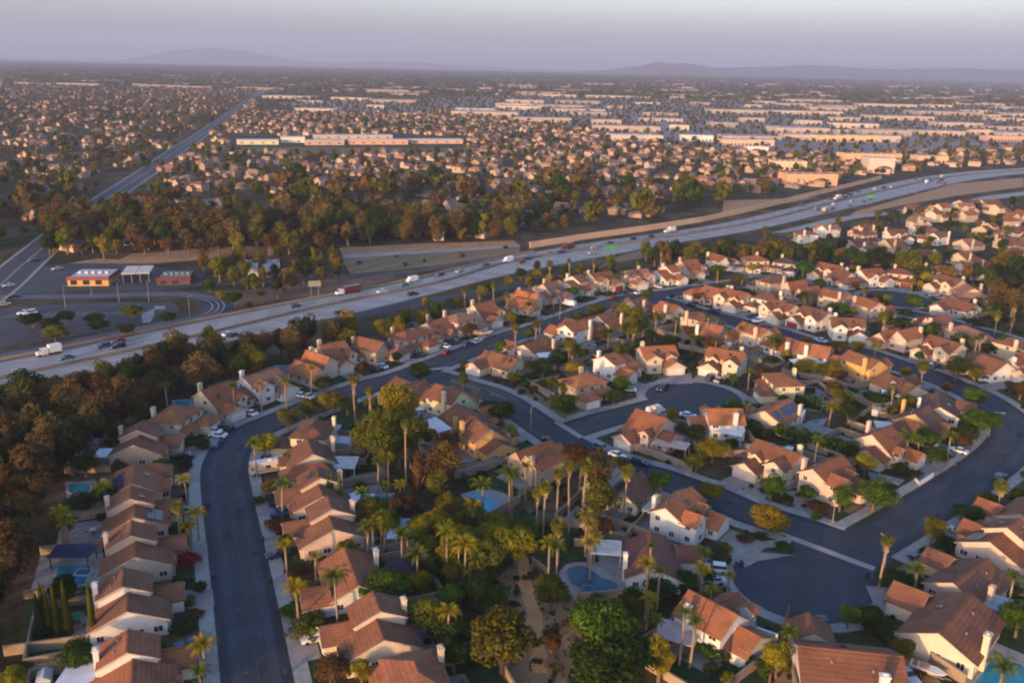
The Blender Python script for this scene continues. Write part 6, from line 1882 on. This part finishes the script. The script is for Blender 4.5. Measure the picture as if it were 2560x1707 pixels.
# ground patches: lawns, sand yard, corner lawn
def patch(name, m_, *specs, z=.072, cv=True):
    mb = MB()
    for i, s in enumerate(specs):
        P = GP(s)
        if cv: P = smooth(P + P[:3], 3)[3:-6]
        mb.poly(P, z + .002 * i)
    mb.build(name, m_, kind='structure')
patch('lawn', m_lawn, 'G 960,620 1100,595 1240,660 1270,760 1120,720 980,670', 'H 765,1215 1000,1290 1180,1200 1420,1060 1300,1200 1000,1380 900,1400 755,1370', 'H 400,755 680,850 620,930 540,910', 'H 945,510 1060,480 1120,540 1080,610 960,560',
      'E 930,200 1050,160 1300,230 1320,400 1130,400 960,420', 'D 740,450 960,430 960,560 900,700 780,560', 'D 1900,950 2130,930 2330,1060 2330,1150 2100,1080 1900,1030', 'G 110,1390 350,1240 480,1330 420,1440 200,1480', 'F 240,180 430,90 620,110 680,200 560,225 330,200', 'A 1000,640 1180,430 1290,430 1250,560 1110,650',
      'E 1560,830 1750,800 1780,900 1600,960', 'C 750,1400 960,1350 950,1544 790,1544', 'C 2150,1420 2352,1330 2352,1544 2200,1544', 'F 2120,830 2352,900 2352,1010 2150,900', 'B 60,1400 650,1300 640,1544 60,1544', 'B 200,800 820,730 830,880 500,1180 180,1200', 'B 1640,600 1940,560 1950,660 1660,670', 'G 1080,1340 1420,1210 1440,1290 1200,1400', 'F 0,1010 250,1050 480,1182 0,1182', 'K 370,490 520,470 560,510 420,540', 'K 1570,630 1750,620 1760,660 1600,660', cv=False)
patch('dry_lawn', m_drylawn, 'G 340,200 560,330 900,370 960,440 700,490 610,480 420,330 280,240', 'K 1660,1440 1700,1420 1740,1440', 'J 1760,1290 1900,1300 2200,1380 2340,1460 2340,1500 2000,1400 1780,1330', z=.06, cv=False)
patch('bare_dirt_yard', m_dirt, 'A 680,740 930,710 860,800 760,930 650,950', 'F 650,960 760,900 830,1182 540,1182', 'F 1410,900 1560,960 1750,1182 1460,1182', z=.075, cv=False)
patch('planting_bed', m_mulch, 'F 240,210 330,205 560,230 690,205 600,150 450,100 560,120 700,190 720,220 560,250 300,240', 'B 1660,880 1970,870 1980,910 1660,930', z=.09, cv=False)
patch('side_drive', m_drive, 'B 1640,680 1960,660 1980,750 1640,790', 'F 130,160 250,130 330,230 620,250 690,255 420,300 330,350 260,300', 'G 1480,170 1770,110 1790,200 1500,210', 'F 1380,490 1530,520 1560,640 1250,590 1200,480', 'F 320,880 500,870 560,890 520,1000 360,1010', 'H 1400,850 1640,800 1730,890 1560,980 1420,900', 'H 290,1110 560,1090 640,1310 380,1230', 'H 20,980 260,1060 170,1170 0,1120', z=.178, cv=False)
# street lamps
def lamp(reg, x, y, h=7.2, side_=1, lab='', base=None):
    p = base if base is not None else G(reg, x, y, h); d, q, k = nearest_street(p)
    a = math.atan2((q - p).y, (q - p).x)
    o = put('street_lamp', None, loc=(p.x, p.y, 0), rz=a); tag(o, lab, 'street lamp', 'street lamps')
    mb = MB(); mb.cyl(0, 0, 0, h - .6, .09, .05, 8); put('pole', mb.mesh('pole', m_conc), o)
    mb = MB(); mb.tube([(0, 0, h - .7), (.5, 0, h - .1), (2.2, 0, h + .1)], [.05, .045, .04], 5); put('arm', mb.mesh('arm', m_metal), o)
    mb = MB(); mb.box(2.0, 2.8, -.14, .14, h, h + .16, bottom=True); put('lamp_head', mb.mesh('lamp_head', m_metal), o)
for r_, x, y, lab in (('G', 425, 600, 'street lamp on the outer pavement opposite the court mouth'), ('H', 2052, 640, 'street lamp below the big green trees on the east bend'), ('H', 742, 1370, 'street lamp at the corner lawn'), ('K', 668, 800, 'street lamp beside the upper street'),                       ('F', 1330, 390, 'street lamp at the corner near the lone fan palm')):
    g_ = G(r_, x, y); d, q, k = nearest_street(g_)
    lamp(r_, x, y, lab=lab, base=g_)
for i, (x, y) in enumerate(((550, 705), (1250, 650), (1595, 790), (770, 600), (1000, 655))):
    lamp('I', x, y, 9, lab=['leftmost slim lamp post in the car park', 'lamp post behind the car park near the carport', 'lamp post at the ramp bend', 'lamp post in front of the yellow restaurant', 'lamp post in the middle of the car park edge'][i], base=G('I', x, y))
# wheelie bins and letter boxes
mb = MB(); mb.add([(-.25, -.28, 0), (.25, -.28, 0), (.25, .28, 0), (-.25, .28, 0), (-.31, -.36, 1.0), (.31, -.36, 1.0), (.31, .36, 1.0), (-.31, .36, 1.0)], [(0, 1, 5, 4), (1, 2, 6, 5), (2, 3, 7, 6), (3, 0, 4, 7)]); me_bin = mb.mesh('bin_body', m_tint)
mb = MB(); mb.box(-.33, .33, -.38, .38, 1.0, 1.1, bottom=True); me_lid = mb.mesh('lid', m_tint)
for r_, x, y in (('A', 1742, 1222), ('B', 2022, 545), ('B', 1652, 672), ('C', 478, 572), ('C', 620, 1440), ('C', 398, 190), ('F', 300, 322), ('F', 1215, 402), ('G', 1785, 460), ('H', 1780, 880), ('G', 1615, 1400), ('H', 1830, 580)):
    p = G(r_, x, y, .5); o = put('wheelie_bin', None, loc=(p.x, p.y, .18), rz=rnd.uniform(0, 3)); put('bin_body', me_bin, o, col=(.02, .03, .06) if r_ != 'G' else (.02, .04, .2)); put('lid', me_lid, o, col=(.03, .03, .04))
    plants.append((o, p, 'dark wheelie bin', 'bin'))
# garden furniture and sheds
mb = MB(); mb.cyl(0, 0, 0, 2.3, .03, n=6); me_upole = mb.mesh('pole', m_metal)
mb = MB(); n = 8; mb.add([(1.4 * math.cos(6.2832 * i / n), 1.4 * math.sin(6.2832 * i / n), 2.0) for i in range(n)] + [(0, 0, 2.5)], [(i, (i + 1) % n, n) for i in range(n)]); me_can = mb.mesh('canopy', m_tint)
mb = MB(); mb.cyl(0, 0, .66, .72, .6, n=10); mb.cyl(0, 0, 0, .66, .05, n=6); me_tab = mb.mesh('table_top', m_tint)
mb = MB(); mb.box(-.25, .25, -.25, .25, .38, .44, bottom=True); mb.box(-.25, .25, .2, .25, .44, .9, bottom=True); mb.box(-.22, -.18, -.22, -.18, 0, .38); mb.box(.18, .22, -.22, -.18, 0, .38); mb.box(-.22, -.18, .18, .22, 0, .38); mb.box(.18, .22, .18, .22, 0, .38); me_chair = mb.mesh('garden_chair', m_tint)
mb = MB(); mb.box(-1.2, 1.2, -.9, .9, 0, 1.9); me_shw = mb.mesh('wall', m_tint)
mb = MB(); mb.add([(-1.4, -1.1, 1.88), (1.4, -1.1, 1.88), (1.4, 1.1, 1.88), (-1.4, 1.1, 1.88), (-1.4, 0, 2.5), (1.4, 0, 2.5)], [(0, 1, 5, 4), (2, 3, 4, 5), (0, 4, 3), (1, 2, 5), (3, 2, 1, 0)]); me_shr = mb.mesh('roof', m_tint)
rg = random.Random(55)
for h in houses:
    if h['p'].length > 330: continue
    p = toworld(h, rg.uniform(-4, 3), 8.6)
    if road_dist(p) < 3 or any((p - c).length < r_ for c, r_ in keep): continue
    if rg.random() < .55:
        o = put('patio_table', None, loc=(p.x, p.y, .15), rz=rg.uniform(0, 3)); put('table_top', me_tab, o, col=rg.choice(((.5, .5, .5), (.08, .06, .05))))
        for q in range(4): put('chair', me_chair, o, loc=(1.0 * math.cos(q * 1.57), 1.0 * math.sin(q * 1.57), 0), rz=q * 1.57 - 1.57, col=(.12, .09, .07)) if False else None
        uc = rg.choice((('beige', (.45, .36, .26)), ('white', (.6, .6, .6)), ('blue', (.03, .12, .30)), ('dark red', (.16, .03, .03)), ('green', (.03, .12, .07))))
        if rg.random() < .7: put('pole', me_upole, o); put('canopy', me_can, o, col=uc[1]); d_ = f"patio table under a {uc[0]} umbrella"
        else: d_ = 'bare round patio table'
        plants.append((o, p, d_, 'patio table'))
        for q in range(3):
            a_ = rg.uniform(0, 6.28); pc = p + Vector((math.cos(a_), math.sin(a_))) * 1.25; c_ = put('garden_chair', me_chair, loc=(pc.x, pc.y, .15), rz=a_ - 1.57, col=(.10, .08, .07)); plants.append((c_, pc, 'dark garden chair at the patio table', 'chair'))
    elif rg.random() < .5:
        p = toworld(h, rg.choice((-5.5, 5.5)), 13.2)
        if road_dist(p) > 4:
            sc_ = rg.choice((('white', (.55, .55, .55)), ('brown', (.16, .09, .05)), ('grey', (.28, .28, .29)))); o = put('garden_shed', None, loc=(p.x, p.y, 0), rz=h['a']); put('wall', me_shw, o, col=sc_[1]); put('roof', me_shr, o, col=tuple(v * .7 for v in sc_[1])); plants.append((o, p, f"small {sc_[0]} garden shed", 'shed'))
# signs beside the freeway, restaurant, carport, shops
def sign(reg, x, y, w, h, z, col, lab):
    p = G(reg, x, y, z + h / 2); o = put('road_sign', None, loc=(p.x, p.y, 0), rz=.3); tag(o, lab, 'sign')
    mb = MB(); mb.box(-w / 2, w / 2, -.08, .08, z, z + h, bottom=True); put('board', mb.mesh('board', m_tint), o, col=col)
    for s in (-1, 1): mb = MB(); mb.box(s * w * .3 - .12, s * w * .3 + .12, .09, .3, 0, z + h * .8); put('post', mb.mesh('post', m_metal), o)
sign('J', 625, 500, 5, 2.4, 4.5, (.22, .20, .17), 'wide pale sign board beside the freeway above the trees')
sign('K', 1100, 195, 6.5, 2, 5, (.03, .26, .14), 'green freeway sign over the far lanes')
sign('O', 1350, 1022, 7, 2.2, 6, (.08, .28, .12), 'second green sign on the distant freeway bend')
def shop(reg, x0, y0, x1, y1, depth, h, wcol, rcol, lab, band_=None, posts=False):
    a, b2 = G(reg, x0, y0), G(reg, x1, y1); u = (b2 - a).normalized(); L = (b2 - a).length; n = Vector((-u.y, u.x)); c = (a + b2) / 2 + n * depth / 2
    o = put('shop_building' if not posts else 'carport', None, loc=(c.x, c.y, 0), rz=math.atan2(u.y, u.x)); tag(o, lab, 'building' if not posts else 'carport')
    if posts:
        for i in range(4): mb = MB(); xx = -L / 2 + .5 + i * (L - 1) / 3; mb.box(xx - .12, xx + .12, -depth / 2 + .3, -depth / 2 + .54, 0, h); mb.box(xx - .12, xx + .12, depth / 2 - .54, depth / 2 - .3, 0, h); mb.build('post', m_metal, o, kind='stuff')
        for s in (0, 1): mb = MB(); mb.box(-L / 2 + s * L / 2 + (.15 if s else 0), s * L / 2 - (0 if s else .15), -depth / 2, depth / 2, h + .02, h + .35, bottom=True); put('roof', mb.mesh('roof', m_tint), o, col=rcol)
        return
    mb = MB(); mb.box(-L / 2, L / 2, -depth / 2, depth / 2, 0, h); put('wall', mb.mesh('wall', m_stucco), o, col=wcol)
    mb = MB(); mb.box(-L / 2 + .5, L / 2 - .5, -depth / 2 + .5, depth / 2 - .5, h + .01, h + .12)
    for k in range(5): mb.box(-L / 2 + 2 + k * L / 6, -L / 2 + 3.4 + k * L / 6, -1, .6 + k % 2, h + .12, h + 1.1)
    put('roof', mb.mesh('roof', m_tint), o, col=rcol, kind='stuff')
    mb = MB(); mb.box(-L / 2 - .25, L / 2 + .25, -depth / 2 - .25, -depth / 2 - .01, h - 1.1, h + .5, bottom=True); mb.box(-L / 2 - .25, -L / 2 - .01, -depth / 2, depth / 2, h - 1.1, h + .5, bottom=True); mb.box(L / 2 + .01, L / 2 + .25, -depth / 2, depth / 2, h - 1.1, h + .5, bottom=True)
    put('fascia', mb.mesh('fascia', m_tint), o, col=band_ or wcol)
    wb = MB(); wb.box(-1.3, 1.3, -.06, .02, .6, 2.6, bottom=True); w_ = wb.mesh('window', m_glass)
    for k in range(int(L / 5)): put('window', w_, o, loc=(-L / 2 + 2.5 + k * 5, -depth / 2, 0))
shop('I', 570, 522, 915, 520, 16, 3.6, (.50, .31, .12), (.50, .48, .50), 'yellow restaurant with a red band and white flat roof', (.20, .06, .045))
shop('I', 1025, 500, 1262, 492, 15, 4, wh, (.55, .47, .40), 'twin-slab pale carport right of the yellow restaurant', posts=True)
shop('I', 1320, 515, 1600, 508, 14, 2.9, (.10, .07, .06), (.16, .19, .18), 'low shop with a pale green roof and dark red front', (.12, .03, .035))
shop('I', 2090, 450, 2170, 445, 9, 6, (.62, .62, .66), (.3, .3, .34), 'narrow white building behind the ramp trees')
shop('I', 2210, 450, 2350, 440, 10, 5.5, (.22, .26, .36), (.25, .27, .33), 'blue-grey building behind the ramp trees')
shop('J', 1630, 140, 1710, 138, 8, 4.5, (.72, .70, .68), (.5, .5, .5), 'small white building at the dirt channel edge')
shop('M', 800, 1345, 930, 1342, 12, 5, (.5, .5, .55), (.45, .45, .5), 'low pale building beside the trees left of the arterial', )
# pale apartment and office blocks right of the suburb
for i, (x0, x1, y, h, c) in enumerate(((1330, 1500, 870, 14, (.60, .46, .40)), (1180, 1550, 795, 8, (.66, .42, .24)), (1000, 1400, 665, 8, (.68, .46, .26)), (800, 1130, 950, 9, (.64, .36, .22)), (720, 930, 850, 8, (.70, .50, .32)), (380, 720, 690, 7, (.60, .44, .34)), (120, 320, 660, 7, (.72, .66, .60)), (540, 680, 740, 7, (.72, .64, .56)), (1660, 1870, 805, 7, (.66, .44, .30)), (2110, 2352, 662, 7, (.58, .34, .26)))):
    shop('O', x0, y, x1, y + 4, 22, h, c, tuple(v * .75 for v in c), ['tall pale office block near the freeway bend', 'long orange-tinted shop row above the office block', 'long golden shop row behind the trees', 'orange block of flats beside the brown field', 'golden block of flats above the brown field', 'salmon-roofed works on the left of the shop rows', 'white works at the left edge of the shop rows', 'white works below the salmon-roofed works', 'low orange shops right of the office block', 'salmon shops at the far right'][i])

# ------------------------------------------------------------------ labels that single out each plant, car and bin
for r_, x, y, nick in (('I', 740, 440, 'yellow restaurant'), ('I', 1140, 460, 'pale twin-slab carport'), ('I', 1460, 430, 'green-roofed shop'), ('J', 940, 560, 'red trailer truck'), ('J', 625, 540, 'pale roadside sign board'), ('J', 1670, 140, 'small white channel building'),
  ('I', 1800, 680, 'ramp bend'), ('I', 500, 760, 'middle of the car park'), ('I', 460, 1070, 'white box truck'), ('Z', 560, 333, 'cream school hall'), ('Z', 870, 333, 'orange school block'), ('K', 757, 196, 'small red truck by the sound wall'), ('K', 1430, 70, 'middle of the tan sound wall'), ('O', 700, 1080, 'right half of the sound wall'), ('O', 1300, 960, 'end of the sound wall'), ('O', 1900, 900, 'brown field by the far bend'),
  ('O', 1400, 870, 'tall office block'), ('O', 700, 1070, 'brown field'), ('J', 1200, 220, 'concrete channel'), ('Z', 100, 560, 'arterial road junction'), ('Z', 300, 420, 'narrow end of the arterial road'), ('I', 1500, 230, 'bare dirt lot'), ('Q', 815, 148, 'beige truck'),
  ('A', 150, 300, 'freeway edge of the dark wood'), ('A', 300, 700, 'heart of the dark wood'), ('A', 120, 1100, 'rusty middle of the dark wood'), ('B', 100, 250, 'lower edge of the dark wood'), ('Z', 1750, 590, 'middle of the tree belt'), ('Z', 1520, 600, 'left end of the tree belt'), ('Z', 2300, 670, 'dark grove at the right edge'),
  ('Z', 2200, 540, 'right-hand hillside'), ('Z', 1950, 545, 'hillside above the tree belt'), ('Z', 500, 560, 'eucalyptus belt'), ('Z', 900, 550, 'right part of the eucalyptus belt'), ('Z', 1300, 520, 'first suburb houses by the sound wall'), ('E', 740, 900, 'worn footpath on the dry slope')):
    LM.append((G(r_, x, y), nick))
def rel(p, q):
    d = p - q
    if abs(d.x) > abs(d.y): return 'left of the' if d.x < 0 else 'right of the'
    return 'in front of the' if d.y < 0 else 'behind the'
ORD = [''] + [w + ' ' for w in 'second third fourth fifth sixth seventh eighth ninth tenth eleventh twelfth thirteenth fourteenth fifteenth sixteenth seventeenth eighteenth nineteenth twentieth farthest'.split()]
by = {}
for o, p, desc, cat in plants + [e[:4] for e in far_things]:
    q, nick = min(LM, key=lambda e: (e[0] - p).length)
    by.setdefault((desc, rel(p, q), nick), []).append(((p - q).length, o, cat))
for (desc, r_, nick), L in by.items():
    L.sort(key=lambda e: e[0])
    for i, (_, o, cat) in enumerate(L):
        words = f"{ORD[min(i, 20)]}{desc} {r_} {nick}".split()
        if len(words) > 16: words = [w for w in words if w not in ('mid-sized', 'with', 'a')][:16]
        tag(o, ' '.join(words), cat, o.get('group') if cat in ('house', 'car', 'van') else {'tree': 'garden trees', 'palm': 'garden palms', 'shrub': 'garden shrubs', 'cypress': 'slim cypresses', 'bin': 'wheelie bins', 'chair': 'garden chairs'}.get(cat))
